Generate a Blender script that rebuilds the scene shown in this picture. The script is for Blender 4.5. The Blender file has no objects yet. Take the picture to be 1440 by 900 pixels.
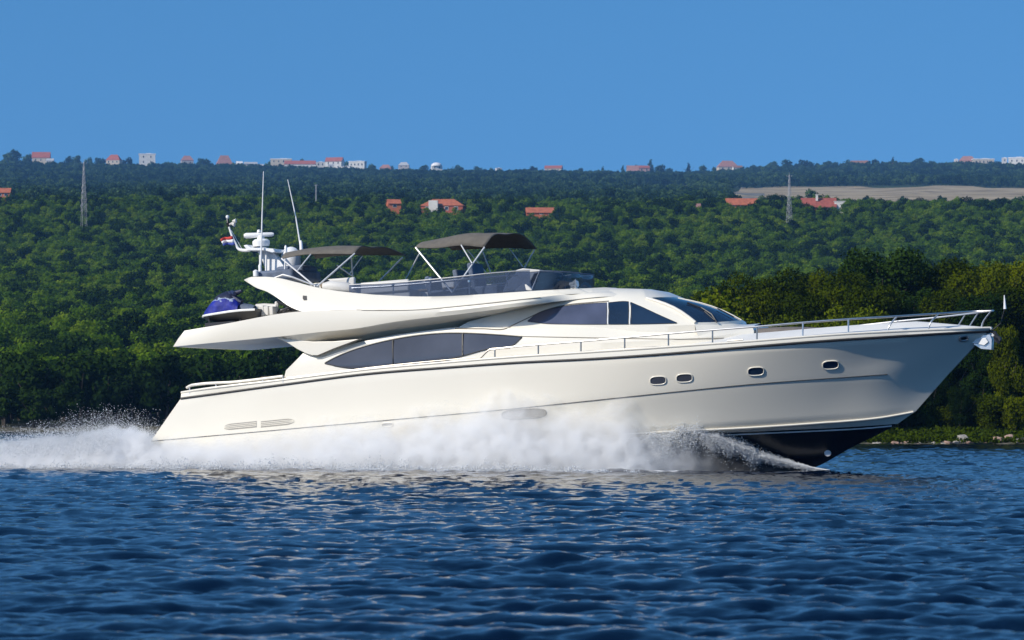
import bpy, bmesh, math, random
import numpy as np
from mathutils import Vector, Matrix
from mathutils.bvhtree import BVHTree

random.seed(7)
rng = np.random.default_rng(11)
scene = bpy.context.scene
COL = scene.collection

# ------------------------------------------------------------------ camera
F, HOR, CAMH = 4700.0, 585.0, 1.6          # focal length and horizon in photograph pixels, eye height in metres
cam_d = bpy.data.cameras.new("camera")
cam = bpy.data.objects.new("camera", cam_d)
COL.objects.link(cam)
cam.location = (0, 0, CAMH)
cam.rotation_euler = (math.radians(90), 0, 0)
cam_d.sensor_width = 36
cam_d.sensor_fit = 'HORIZONTAL'
cam_d.lens = F / 1440 * 36
cam_d.shift_y = (HOR - 450) / 1440
cam_d.clip_start = 0.5
cam_d.clip_end = 20000
cam_d.dof.use_dof = True
cam_d.dof.focus_distance = 98
cam_d.dof.aperture_fstop = 4.5
scene.camera = cam

# ------------------------------------------------------------------ light
SUN_EL = math.radians(33)
SUN_AZ = math.atan2(-0.82, -0.57)           # seen from above, towards the sun: left and behind the camera
S = Vector((math.sin(SUN_AZ) * math.cos(SUN_EL), math.cos(SUN_AZ) * math.cos(SUN_EL), math.sin(SUN_EL)))
world = bpy.data.worlds.new("World")
scene.world = world
world.use_nodes = True
nt = world.node_tree
nt.nodes.clear()
wo = nt.nodes.new("ShaderNodeOutputWorld")
bg = nt.nodes.new("ShaderNodeBackground")
sky = nt.nodes.new("ShaderNodeTexSky")
sky.sky_type = 'NISHITA'
sky.sun_disc = False
sky.sun_elevation = SUN_EL
sky.sun_rotation = SUN_AZ
sky.air_density = 1.0
sky.dust_density = 0.3
sky.ozone_density = 2.5
tc = nt.nodes.new("ShaderNodeTexCoord")
va = nt.nodes.new("ShaderNodeVectorMath"); va.operation = 'ADD'; va.inputs[1].default_value = (0, 0, 0.30)
vn = nt.nodes.new("ShaderNodeVectorMath"); vn.operation = 'NORMALIZE'
nt.links.new(tc.outputs['Generated'], va.inputs[0])
nt.links.new(va.outputs[0], vn.inputs[0])
nt.links.new(vn.outputs[0], sky.inputs['Vector'])
hs = nt.nodes.new("ShaderNodeHueSaturation")
hs.inputs['Saturation'].default_value = 1.30
hs.inputs['Hue'].default_value = 0.496
nt.links.new(sky.outputs[0], hs.inputs['Color'])
nt.links.new(hs.outputs[0], bg.inputs[0])
bg.inputs[1].default_value = 0.165
nt.links.new(bg.outputs[0], wo.inputs[0])

sun_d = bpy.data.lights.new("sun", 'SUN')
sun_d.energy = 4.7
sun_d.angle = math.radians(0.55)
sun_d.color = (1.0, 0.93, 0.82)
sun = bpy.data.objects.new("sun", sun_d)
COL.objects.link(sun)
sun.rotation_euler = S.to_track_quat('Z', 'Y').to_euler()
sun.location = (-60, -40, 80)

vs = scene.view_settings
vs.view_transform = 'Standard'
vs.look = 'None'
vs.exposure = 0.0
vs.gamma = 1.0
vs.use_curve_mapping = False
cy = scene.cycles
cy.use_denoising = True
cy.max_bounces = 10
cy.diffuse_bounces = 3
cy.glossy_bounces = 4
cy.transmission_bounces = 6
cy.volume_bounces = 8
cy.transparent_max_bounces = 16
cy.caustics_reflective = False
cy.caustics_refractive = False
cy.sample_clamp_indirect = 8


# ------------------------------------------------------------------ helpers: tags
def tag(o, label=None, cat=None, group=None, kind=None):
    if label: o['label'] = label
    if cat: o['category'] = cat
    if group: o['group'] = group
    if kind: o['kind'] = kind
    return o


def empty(name, loc, rot=(0, 0, 0), parent=None):
    o = bpy.data.objects.new(name, None)
    o.empty_display_size = 0.3
    COL.objects.link(o)
    o.location = loc
    o.rotation_euler = rot
    if parent: o.parent = parent
    return o


# ------------------------------------------------------------------ helpers: materials
def newmat(name):
    m = bpy.data.materials.new(name)
    m.use_nodes = True
    m.node_tree.nodes.clear()
    out = m.node_tree.nodes.new("ShaderNodeOutputMaterial")
    return m, m.node_tree, out


def pbr(name, col, rough=0.5, metal=0.0, coat=0.0, var=0.08, vscale=3.0, bump=0.0, bscale=20.0, spec=0.5, vcol=None):
    m, t, out = newmat(name)
    b = t.nodes.new("ShaderNodeBsdfPrincipled")
    b.inputs['Roughness'].default_value = rough
    b.inputs['Metallic'].default_value = metal
    b.inputs['Coat Weight'].default_value = coat
    b.inputs['Coat Roughness'].default_value = 0.06
    b.inputs['Specular IOR Level'].default_value = spec
    t.links.new(b.outputs[0], out.inputs[0])
    tcn = t.nodes.new("ShaderNodeTexCoord")
    n = t.nodes.new("ShaderNodeTexNoise")
    n.inputs['Scale'].default_value = vscale
    n.inputs['Detail'].default_value = 5
    t.links.new(tcn.outputs['Object'], n.inputs['Vector'])
    r = t.nodes.new("ShaderNodeValToRGB")
    c0 = [max(0, c * (1 - var)) for c in col]
    c1 = [min(1, c * (1 + var)) for c in col] if vcol is None else vcol
    r.color_ramp.elements[0].position = 0.3
    r.color_ramp.elements[1].position = 0.7
    r.color_ramp.elements[0].color = (*c0, 1)
    r.color_ramp.elements[1].color = (*c1, 1)
    t.links.new(n.outputs[0], r.inputs[0])
    t.links.new(r.outputs[0], b.inputs['Base Color'])
    if bump:
        n2 = t.nodes.new("ShaderNodeTexNoise")
        n2.inputs['Scale'].default_value = bscale
        n2.inputs['Detail'].default_value = 6
        t.links.new(tcn.outputs['Object'], n2.inputs['Vector'])
        bp = t.nodes.new("ShaderNodeBump")
        bp.inputs['Strength'].default_value = bump
        bp.inputs['Distance'].default_value = 0.05
        t.links.new(n2.outputs[0], bp.inputs['Height'])
        t.links.new(bp.outputs[0], b.inputs['Normal'])
    return m


def foliage(name, cols, transl=0.3, drift=0.55):
    """leaf material: colour picked per tree, with patches inside the crown"""
    m, t, out = newmat(name)
    oi = t.nodes.new("ShaderNodeObjectInfo")
    tcn = t.nodes.new("ShaderNodeTexCoord")
    n = t.nodes.new("ShaderNodeTexNoise")
    n.inputs['Scale'].default_value = 0.55
    n.inputs['Detail'].default_value = 3
    t.links.new(tcn.outputs['Object'], n.inputs['Vector'])
    mx = t.nodes.new("ShaderNodeMath"); mx.operation = 'MULTIPLY_ADD'
    mx.inputs[1].default_value = 0.7
    t.links.new(oi.outputs['Random'], mx.inputs[0])
    sc = t.nodes.new("ShaderNodeMath"); sc.operation = 'MULTIPLY_ADD'
    sc.inputs[1].default_value = 0.9
    sc.inputs[2].default_value = -0.3
    t.links.new(n.outputs[0], sc.inputs[0])
    t.links.new(sc.outputs[0], mx.inputs[2])
    r = t.nodes.new("ShaderNodeValToRGB")
    els = r.color_ramp.elements
    k = len(cols)
    els[0].position = 0.0; els[0].color = (*cols[0], 1)
    els[1].position = 1.0; els[1].color = (*cols[-1], 1)
    for i in range(1, k - 1):
        e = els.new(i / (k - 1)); e.color = (*cols[i], 1)
    # whole stands differ in species: slow drift over the hillside
    ns = t.nodes.new("ShaderNodeTexNoise"); ns.inputs['Scale'].default_value = 0.022; ns.inputs['Detail'].default_value = 4
    t.links.new(oi.outputs['Location'], ns.inputs['Vector'])
    dr = t.nodes.new("ShaderNodeMath"); dr.operation = 'MULTIPLY_ADD'; dr.inputs[1].default_value = drift * 2; dr.inputs[2].default_value = -drift
    t.links.new(ns.outputs[0], dr.inputs[0])
    ad = t.nodes.new("ShaderNodeMath"); ad.operation = 'ADD'
    t.links.new(mx.outputs[0], ad.inputs[0]); t.links.new(dr.outputs[0], ad.inputs[1])
    t.links.new(ad.outputs[0], r.inputs[0])
    d = t.nodes.new("ShaderNodeBsdfDiffuse")
    tr = t.nodes.new("ShaderNodeBsdfTranslucent")
    ms = t.nodes.new("ShaderNodeMixShader")
    ms.inputs[0].default_value = transl
    t.links.new(r.outputs[0], d.inputs[0])
    t.links.new(r.outputs[0], tr.inputs[0])
    t.links.new(d.outputs[0], ms.inputs[1])
    t.links.new(tr.outputs[0], ms.inputs[2])
    t.links.new(ms.outputs[0], out.inputs[0])
    return m


M = {}
M['gel'] = pbr("white_gelcoat", (0.81, 0.76, 0.65), 0.24, coat=0.35, var=0.012, vscale=0.6)
M['gel_matte'] = pbr("white_deck_gelcoat", (0.78, 0.76, 0.71), 0.5, var=0.03)
M['bottom'] = pbr("black_antifouling", (0.004, 0.005, 0.010), 0.22, var=0.4, vscale=2.0, coat=0.2)
M['bottom_stripe'] = pbr("white_boot_stripe", (0.75, 0.75, 0.76), 0.35)
M['seam'] = pbr("dark_seam", (0.035, 0.03, 0.026), 0.5)
M['crease_and_rim'] = pbr("brown_crease_shade_and_rim", (0.22, 0.19, 0.15), 0.6)  # brown for painted crease shade and for the exhaust rim
M['rubber'] = pbr("black_rubber", (0.012, 0.012, 0.013), 0.55)
M['steel'] = pbr("polished_steel", (0.66, 0.65, 0.63), 0.36, metal=1.0, var=0.05)
M['steel_dull'] = pbr("tarnished_steel", (0.42, 0.39, 0.35), 0.35, metal=0.9, var=0.1)
M['glass_saloon'] = pbr("tinted_saloon_glass", (0.06, 0.066, 0.085), 0.04, var=0.3, vscale=0.5, spec=0.7)
M['glass_dark'] = pbr("dark_blue_glass", (0.014, 0.03, 0.062), 0.05, var=0.4, vscale=0.6, spec=0.8)
M['glass_upper'] = pbr("violet_tinted_glass", (0.07, 0.08, 0.125), 0.06, var=0.3, vscale=0.8, spec=0.7)
M['canvas'] = pbr("grey_brown_canvas", (0.125, 0.112, 0.094), 0.85, var=0.12, vscale=6, bump=0.25, bscale=9)
M['pole'] = pbr("white_anodised_pole", (0.78, 0.76, 0.73), 0.3, metal=0.35)
M['whitep'] = pbr("white_painted_metal", (0.8, 0.8, 0.79), 0.35, var=0.03)
M['blackp'] = pbr("black_plastic", (0.015, 0.015, 0.017), 0.4)
M['cushion'] = pbr("white_vinyl_cushion", (0.62, 0.6, 0.56), 0.55, var=0.06)
M['grey_cover'] = pbr("slate_blue_cover", (0.10, 0.13, 0.19), 0.7, var=0.25, vscale=4, bump=0.4, bscale=7)
M['teak'] = pbr("weathered_teak", (0.22, 0.17, 0.12), 0.7, var=0.25, vscale=7)
M['blue_cover'] = pbr("royal_blue_cover", (0.002, 0.012, 0.24), 0.65, var=0.3, vscale=5, bump=0.7, bscale=5)
M['navy_cover'] = pbr("navy_cover", (0.012, 0.02, 0.06), 0.6, var=0.4, vscale=6, bump=0.6, bscale=6)
M['red'] = pbr("red_cloth", (0.50, 0.05, 0.04), 0.8)
M['flagwhite'] = pbr("white_cloth", (0.8, 0.79, 0.78), 0.8)
M['flagblue'] = pbr("blue_cloth", (0.05, 0.08, 0.32), 0.8)
M['bark'] = pbr("grey_bark", (0.055, 0.045, 0.036), 0.9, var=0.3, vscale=5)
M['vent'] = pbr("taupe_vent_mesh", (0.34, 0.315, 0.27), 0.6, var=0.15, vscale=30)
M['stone'] = pbr("pale_shore_stone", (0.34, 0.31, 0.265), 0.9, var=0.35, vscale=2.5, bump=0.8, bscale=4)
M['stone_pink'] = pbr("rusty_shore_stone", (0.33, 0.22, 0.17), 0.9, var=0.35, vscale=2.5, bump=0.8, bscale=4)
M['pylon'] = pbr("galvanised_steel", (0.34, 0.34, 0.36), 0.55, metal=0.3)

M['leaf_wood'] = foliage("woodland_leaves", [(0.040, 0.080, 0.007), (0.075, 0.145, 0.007), (0.125, 0.205, 0.009), (0.19, 0.26, 0.014)], 0.42)
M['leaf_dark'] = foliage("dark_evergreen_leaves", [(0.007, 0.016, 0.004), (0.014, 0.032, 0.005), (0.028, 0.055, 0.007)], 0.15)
M['leaf_shore'] = foliage("shore_tree_leaves", [(0.012, 0.022, 0.001), (0.034, 0.052, 0.0015), (0.072, 0.092, 0.002), (0.125, 0.145, 0.004)], 0.2)
M['leaf_bright'] = foliage("yellow_green_leaves", [(0.05, 0.07, 0.003), (0.09, 0.12, 0.004), (0.14, 0.17, 0.006)], 0.25)
M['leaf_brown'] = foliage("brown_twigs", [(0.04, 0.035, 0.025), (0.062, 0.05, 0.036)])
M['leaf_bank'] = foliage('bank_weeds', [(0.02, 0.034, 0.002), (0.035, 0.055, 0.003), (0.05, 0.075, 0.004)], 0.15)
M['leaf_far'] = foliage("far_scrub_leaves", [(0.006, 0.016, 0.012), (0.024, 0.055, 0.026), (0.085, 0.145, 0.05)], 0.2, 0.8)


# ------------------------------------------------------------------ helpers: mesh builder
class MB:
    def __init__(self):
        self.v, self.f, self.m = [], [], []

    def add(self, verts, faces, mi=0):
        o = len(self.v)
        self.v.extend([tuple(p) for p in verts])
        self.f.extend([[i + o for i in fc] for fc in faces])
        self.m.extend([mi] * len(faces))

    def grid(self, A, mi=0, closed=False, flip=False):
        A = np.asarray(A, float)
        r, c = A.shape[:2]
        fs = []
        for i in range(r - 1):
            for j in range(c - (0 if closed else 1)):
                k = (j + 1) % c
                q = [i * c + j, i * c + k, (i + 1) * c + k, (i + 1) * c + j]
                fs.append(q[::-1] if flip else q)
        self.add(A.reshape(-1, 3), fs, mi)

    def mgrid(self, A, mi=0):
        """grid and its mirror image across the centre line"""
        A = np.asarray(A, float)
        self.grid(A, mi)
        B_ = A.copy(); B_[..., 1] *= -1
        self.grid(B_, mi, flip=True)

    def tube(self, path, r, n=8, mi=0, caps=True):
        P = [Vector(p) for p in path]
        k = len(P)
        rr = r if hasattr(r, '__len__') else [r] * k
        rings = []
        up = Vector((0, 0, 1))
        d0 = (P[1] - P[0]).normalized()
        if abs(d0.dot(up)) > 0.95: up = Vector((0, 1, 0))
        for i in range(k):
            d = (P[min(i + 1, k - 1)] - P[max(i - 1, 0)]).normalized()
            x = d.cross(up)
            if x.length < 1e-5: x = d.cross(Vector((1, 0.1, 0)))
            x.normalize()
            y = x.cross(d).normalized()
            rings.append([P[i] + (x * math.cos(2 * math.pi * j / n) + y * math.sin(2 * math.pi * j / n)) * rr[i] for j in range(n)])
        o = len(self.v)
        self.grid([[tuple(q) for q in ring] for ring in rings], mi, closed=True)
        if caps:
            self.f.append([o + j for j in range(n)][::-1]); self.m.append(mi)
            self.f.append([o + (k - 1) * n + j for j in range(n)]); self.m.append(mi)

    def box(self, c, s, mi=0, R=None, taper=(1, 1)):
        vs_ = []
        for dz in (-1, 1):
            tx = taper[0] if dz > 0 else 1
            ty = taper[1] if dz > 0 else 1
            for dx, dy in ((-1, -1), (1, -1), (1, 1), (-1, 1)):
                q = Vector((dx * s[0] / 2 * tx, dy * s[1] / 2 * ty, dz * s[2] / 2))
                if R is not None: q = R @ q
                vs_.append(tuple(Vector(c) + q))
        self.add(vs_, [[3, 2, 1, 0], [4, 5, 6, 7], [0, 1, 5, 4], [1, 2, 6, 5], [2, 3, 7, 6], [3, 0, 4, 7]], mi)

    def lathe(self, c, prof, n=20, mi=0, axis=Vector((0, 0, 1))):
        """prof: (radius, height along axis)"""
        q = Vector((0, 0, 1)).rotation_difference(axis)
        rows = []
        for r, h in prof:
            rows.append([tuple(Vector(c) + q @ Vector((r * math.cos(2 * math.pi * j / n), r * math.sin(2 * math.pi * j / n), h))) for j in range(n)])
        self.grid(rows, mi, closed=True)

    def prism(self, poly, ext, mi=0):
        n = len(poly)
        e = Vector(ext)
        a = [Vector(p) for p in poly]
        b = [p + e for p in a]
        self.add(a + b, [list(range(n))[::-1], list(range(n, 2 * n))] + [[i, (i + 1) % n, n + (i + 1) % n, n + i] for i in range(n)], mi)

    def build(self, name, mats, parent=None, smooth=40, weld=1e-4, recalc=True, bevel=0.0):
        me = bpy.data.meshes.new(name)
        bm = bmesh.new()
        bv = [bm.verts.new(p) for p in self.v]
        for fc, mi in zip(self.f, self.m):
            try:
                f = bm.faces.new([bv[i] for i in fc]); f.material_index = mi
            except ValueError:
                pass
        if weld:
            bmesh.ops.remove_doubles(bm, verts=bm.verts, dist=weld)
        bmesh.ops.dissolve_degenerate(bm, dist=1e-5, edges=bm.edges)
        if recalc: bmesh.ops.recalc_face_normals(bm, faces=bm.faces)
        bm.to_mesh(me)
        bm.free()
        if not isinstance(mats, (list, tuple)): mats = [mats]
        for mm in mats: me.materials.append(mm)
        if smooth:
            me.polygons.foreach_set('use_smooth', [True] * len(me.polygons))
            me.set_sharp_from_angle(angle=math.radians(smooth))
        o = bpy.data.objects.new(name, me)
        COL.objects.link(o)
        if parent: o.parent = parent
        if bevel:
            b = o.modifiers.new("bevel", 'BEVEL'); b.width = bevel; b.segments = 2; b.limit_method = 'ANGLE'; b.angle_limit = math.radians(45)
        return o


def fast_mesh(name, V, Fq, mats, parent=None, smooth=True, link=True):
    """numpy quads/tris straight into a mesh"""
    V = np.asarray(V, np.float32); Fq = np.asarray(Fq, np.int32)
    me = bpy.data.meshes.new(name)
    k = Fq.shape[1]
    me.vertices.add(len(V)); me.vertices.foreach_set('co', V.ravel())
    me.loops.add(Fq.size); me.loops.foreach_set('vertex_index', Fq.ravel())
    me.polygons.add(len(Fq))
    me.polygons.foreach_set('loop_start', np.arange(0, Fq.size, k, dtype=np.int32))
    me.polygons.foreach_set('loop_total', np.full(len(Fq), k, np.int32))
    if smooth: me.polygons.foreach_set('use_smooth', np.ones(len(Fq), bool))
    me.update(calc_edges=True)
    if not isinstance(mats, (list, tuple)): mats = [mats]
    for mm in mats: me.materials.append(mm)
    if not link: return me
    o = bpy.data.objects.new(name, me)
    COL.objects.link(o)
    if parent: o.parent = parent
    return o


def W(px, py, Y):
    """point of the place at depth Y that the photograph shows at (px, py)"""
    return Vector(((px - 720) / F * Y, Y, CAMH - (py - HOR) / F * Y))


def spline(P, n):
    """Catmull-Rom through the points, n samples evenly along the chord"""
    P = np.asarray(P, float)
    if len(P) == 2:
        t = np.linspace(0, 1, n)[:, None]
        return P[0] * (1 - t) + P[1] * t
    d = np.linalg.norm(np.diff(P, axis=0), axis=1)
    s = np.concatenate([[0], np.cumsum(d)])
    m = np.zeros_like(P)
    for i in range(len(P)):
        if i == 0: m[i] = (P[1] - P[0]) / d[0]
        elif i == len(P) - 1: m[i] = (P[-1] - P[-2]) / d[-1]
        else:
            a, b = (P[i] - P[i - 1]) / d[i - 1], (P[i + 1] - P[i]) / d[i]
            m[i] = (a * d[i] + b * d[i - 1]) / (d[i] + d[i - 1])
    out = []
    for q in np.linspace(0, s[-1], n):
        i = min(np.searchsorted(s, q, side='right') - 1, len(P) - 2)
        h = d[i]; t = (q - s[i]) / h
        out.append((2 * t**3 - 3 * t**2 + 1) * P[i] + (t**3 - 2 * t**2 + t) * h * m[i] + (-2 * t**3 + 3 * t**2) * P[i + 1] + (t**3 - t**2) * h * m[i + 1])
    return np.array(out)


# ------------------------------------------------------------------ terrain
def vnoise(x, y, seed=0):
    """smooth sum of sines, -1..1"""
    r = np.random.default_rng(seed)
    a = 0
    for k in range(7):
        th, ph = r.uniform(0, 6.28, 2)
        fq = 1.0 * 1.45**k * r.uniform(0.8, 1.2)
        a = a + np.sin((x * math.cos(th) + y * math.sin(th)) * fq + ph) / 1.35**k
    return a / 2.6


TY = [0, 330, 345, 360, 400, 500, 700, 1050, 1300, 1600, 2000, 2600, 3200, 3880, 4000, 4500, 6500, 12000]
TZ = [-4, -0.9, 0.3, 1.0, 2.0, 8, 20, 47, 79, 100, 130, 177, 225, 282, 285, 255, 200, 60]


def FY(Y):
    """depth on the far hillside"""
    return float(np.interp(Y, [1880, 2000, 2545, 2650], [2820, 3000, 3900, 4060]))


RX = [-900, 0, 300, 560, 700, 850, 1000, 1100, 1300, 1440, 2300]
RZ = [7.2, 6.2, 2.2, -0.8, -1.3, -2.3, -1.0, 2.6, 2.8, 3, 3.5]


def shore_y(X):
    t = np.clip((X - 4) / 13.0, 0, 1)
    t = t * t * (3 - 2 * t)
    return 344 - t * 155


def terrain_z(X, Y):
    X = np.asarray(X, float); Y = np.asarray(Y, float)
    z = np.interp(Y, TY, TZ)
    px = 720 + F * X / np.maximum(Y, 1)
    z = z + np.interp(px, RX, RZ) * 1.5 * np.clip((Y - 2600) / 1300, 0, 1) ** 1.5
    z = z + vnoise(X / 140, Y / 140, 3) * np.clip((Y - 420) / 900, 0, 1) * 3.6
    sh = shore_y(X)
    zh = np.clip((Y - sh) * 0.09, -4, 2.2) + np.clip((Y - sh) * 0.02, 0, 3)
    z = np.maximum(z, np.where(X > 4, zh, -4))
    return z


def build_terrain():
    ys = np.concatenate([np.linspace(120, 184, 6), np.linspace(186, 210, 25), np.linspace(214, 330, 24), np.linspace(334, 420, 40), np.geomspace(428, 4300, 190), np.geomspace(4500, 14000, 12)])
    s = np.linspace(-1, 1, 281)
    ss = np.sign(s) * (np.abs(s) * 0.16 + 1.6 * np.abs(s) ** 4)
    Yg, Sg = np.meshgrid(ys, ss, indexing='ij')
    Xg = Sg * Yg
    Z = terrain_z(Xg, Yg)
    V = np.stack([Xg, Yg, Z], -1).reshape(-1, 3)
    r, c = Yg.shape
    idx = np.arange(r * c).reshape(r, c)
    Fq = np.stack([idx[:-1, :-1], idx[:-1, 1:], idx[1:, 1:], idx[1:, :-1]], -1).reshape(-1, 4)
    m, t, out = newmat("wooded_ground")
    b = t.nodes.new("ShaderNodeBsdfPrincipled"); b.inputs['Roughness'].default_value = 0.95
    b.inputs['Specular IOR Level'].default_value = 0.1
    g = t.nodes.new("ShaderNodeNewGeometry")
    sp = t.nodes.new("ShaderNodeSeparateXYZ")
    t.links.new(g.outputs['Position'], sp.inputs[0])
    n = t.nodes.new("ShaderNodeTexNoise"); n.inputs['Scale'].default_value = 0.06; n.inputs['Detail'].default_value = 8
    t.links.new(g.outputs['Position'], n.inputs['Vector'])
    r1 = t.nodes.new("ShaderNodeValToRGB")
    r1.color_ramp.elements[0].color = (0.020, 0.034, 0.014, 1); r1.color_ramp.elements[0].position = 0.35
    r1.color_ramp.elements[1].color = (0.05, 0.075, 0.022, 1); r1.color_ramp.elements[1].position = 0.7
    t.links.new(n.outputs[0], r1.inputs[0])
    n2 = t.nodes.new("ShaderNodeTexNoise"); n2.inputs['Scale'].default_value = 1.6; n2.inputs['Detail'].default_value = 8
    t.links.new(g.outputs['Position'], n2.inputs['Vector'])
    r2 = t.nodes.new("ShaderNodeValToRGB")
    r2.color_ramp.elements[0].color = (0.05, 0.055, 0.03, 1); r2.color_ramp.elements[0].position = 0.3
    r2.color_ramp.elements[1].color = (0.20, 0.175, 0.14, 1); r2.color_ramp.elements[1].position = 0.75
    t.links.new(n2.outputs[0], r2.inputs[0])
    mr = t.nodes.new("ShaderNodeMapRange"); mr.inputs[1].default_value = 0.4; mr.inputs[2].default_value = 0.9
    t.links.new(sp.outputs['Z'], mr.inputs[0])
    mix = t.nodes.new("ShaderNodeMix"); mix.data_type = 'RGBA'
    t.links.new(mr.outputs[0], mix.inputs[0])
    t.links.new(r2.outputs[0], mix.inputs[6])
    t.links.new(r1.outputs[0], mix.inputs[7])
    t.links.new(mix.outputs[2], b.inputs['Base Color'])
    t.links.new(b.outputs[0], out.inputs[0])
    o = fast_mesh("hillside", V, Fq, m)
    tag(o, kind='structure')


build_terrain()


def patch(name, poly_px, Y0, Y1, m, lift=0.5, nx=60, ny=16):
    """sheet of open ground lying on the hillside: px0..px1 at depths Y0..Y1, ragged rim"""
    px0, px1 = poly_px
    V = []
    for i in range(ny + 1):
        for j in range(nx + 1):
            a, b_ = i / ny, j / nx
            Y = Y0 + (Y1 - Y0) * a
            edge0 = px0 + (12 * math.sin(7 * a + 1) + 25 * a * (1 - a) * 4 * -0.4)
            px = edge0 + (px1 - edge0) * b_
            Yw = Y + (Y1 - Y0) * 0.16 * vnoise(px / 60, i * 0.2, 5) * (1 if i in (0, ny) else 0.6)
            X = (px - 720) / F * Yw
            V.append((X, Yw, float(terrain_z(X, Yw)) + lift))
    Fq = [[i * (nx + 1) + j, i * (nx + 1) + j + 1, (i + 1) * (nx + 1) + j + 1, (i + 1) * (nx + 1) + j] for i in range(ny) for j in range(nx)]
    o = fast_mesh(name, V, Fq, m)
    return tag(o, kind='structure')


M['drygrass'] = pbr("dry_grass", (0.24, 0.18, 0.10), 0.95, var=0.22, vscale=0.03, vcol=(0.44, 0.35, 0.22), spec=0.1)
M['scree'] = pbr("pale_rocky_scrub", (0.11, 0.12, 0.10), 0.95, var=0.3, vscale=0.08, vcol=(0.24, 0.22, 0.19), spec=0.1)
FIELDS = [("dry_field", (1030, 1600), 1500, 2680, 'drygrass'), ("dry_field", (880, 965), 2450, 2850, 'drygrass'),
          ("rocky_slope", (960, 1075), 2120, 2380, 'scree'),
          ("rocky_slope", (1175, 1250), 3250, 3600, 'scree'), ("rocky_slope", (1285, 1330), 3250, 3600, 'scree'), ("rocky_slope", (568, 605), 2650, 2950, 'scree'),
          ("rocky_slope", (632, 690), 2650, 2950, 'scree'), ("rocky_slope", (790, 840), 2600, 2850, 'scree')]
for nm, pr, y0, y1, mk in FIELDS:
    patch(nm, pr, y0, y1, M[mk])


# ------------------------------------------------------------------ water
def ocean_tile(N, L, peak, wind, spread, seed, kmin_l, kmax_l):
    r = np.random.default_rng(seed)
    k = np.fft.fftfreq(N, L / N) * 2 * math.pi
    KX, KY = np.meshgrid(k, k, indexing='ij')
    K = np.hypot(KX, KY); K[0, 0] = 1e-6
    k0 = 2 * math.pi / peak
    P = np.exp(-0.8 * (k0 / K) ** 2) / K**3.3
    c = (KX * math.cos(wind) + KY * math.sin(wind)) / K
    P *= np.abs(c) ** spread + 0.025
    P *= (K > 2 * math.pi / kmax_l) & (K < 2 * math.pi / kmin_l)
    A = np.sqrt(P) * (r.normal(size=(N, N)) + 1j * r.normal(size=(N, N)))
    h = np.fft.ifft2(A)
    dx = np.fft.ifft2(-1j * KX / K * A)
    dy = np.fft.ifft2(-1j * KY / K * A)
    sx = np.fft.ifft2(1j * KX * A).real; sy = np.fft.ifft2(1j * KY * A).real
    sc = 1 / math.sqrt((sx**2 + sy**2).mean())
    return h.real * sc, dx.real * sc, dy.real * sc


def samp(T, L, x, y):
    N = T.shape[0]
    u = (x / L * N) % N; v = (y / L * N) % N
    i = np.floor(u).astype(int); j = np.floor(v).astype(int)
    fu, fv = u - i, v - j
    i0, j0 = i % N, j % N; i1, j1 = (i + 1) % N, (j + 1) % N
    return T[i0, j0] * (1 - fu) * (1 - fv) + T[i1, j0] * fu * (1 - fv) + T[i0, j1] * (1 - fu) * fv + T[i1, j1] * fu * fv


YAW, PITCH = math.radians(20), math.radians(3.5)
ORG = Vector((0, 100, 0))


def boat_uv(X, Y):
    """along / towards-viewer coordinates of the yacht for points on the water"""
    dx, dy = X - ORG.x, Y - ORG.y
    return dx * math.cos(YAW) - dy * math.sin(YAW), -dx * math.sin(YAW) - dy * math.cos(YAW)


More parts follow.
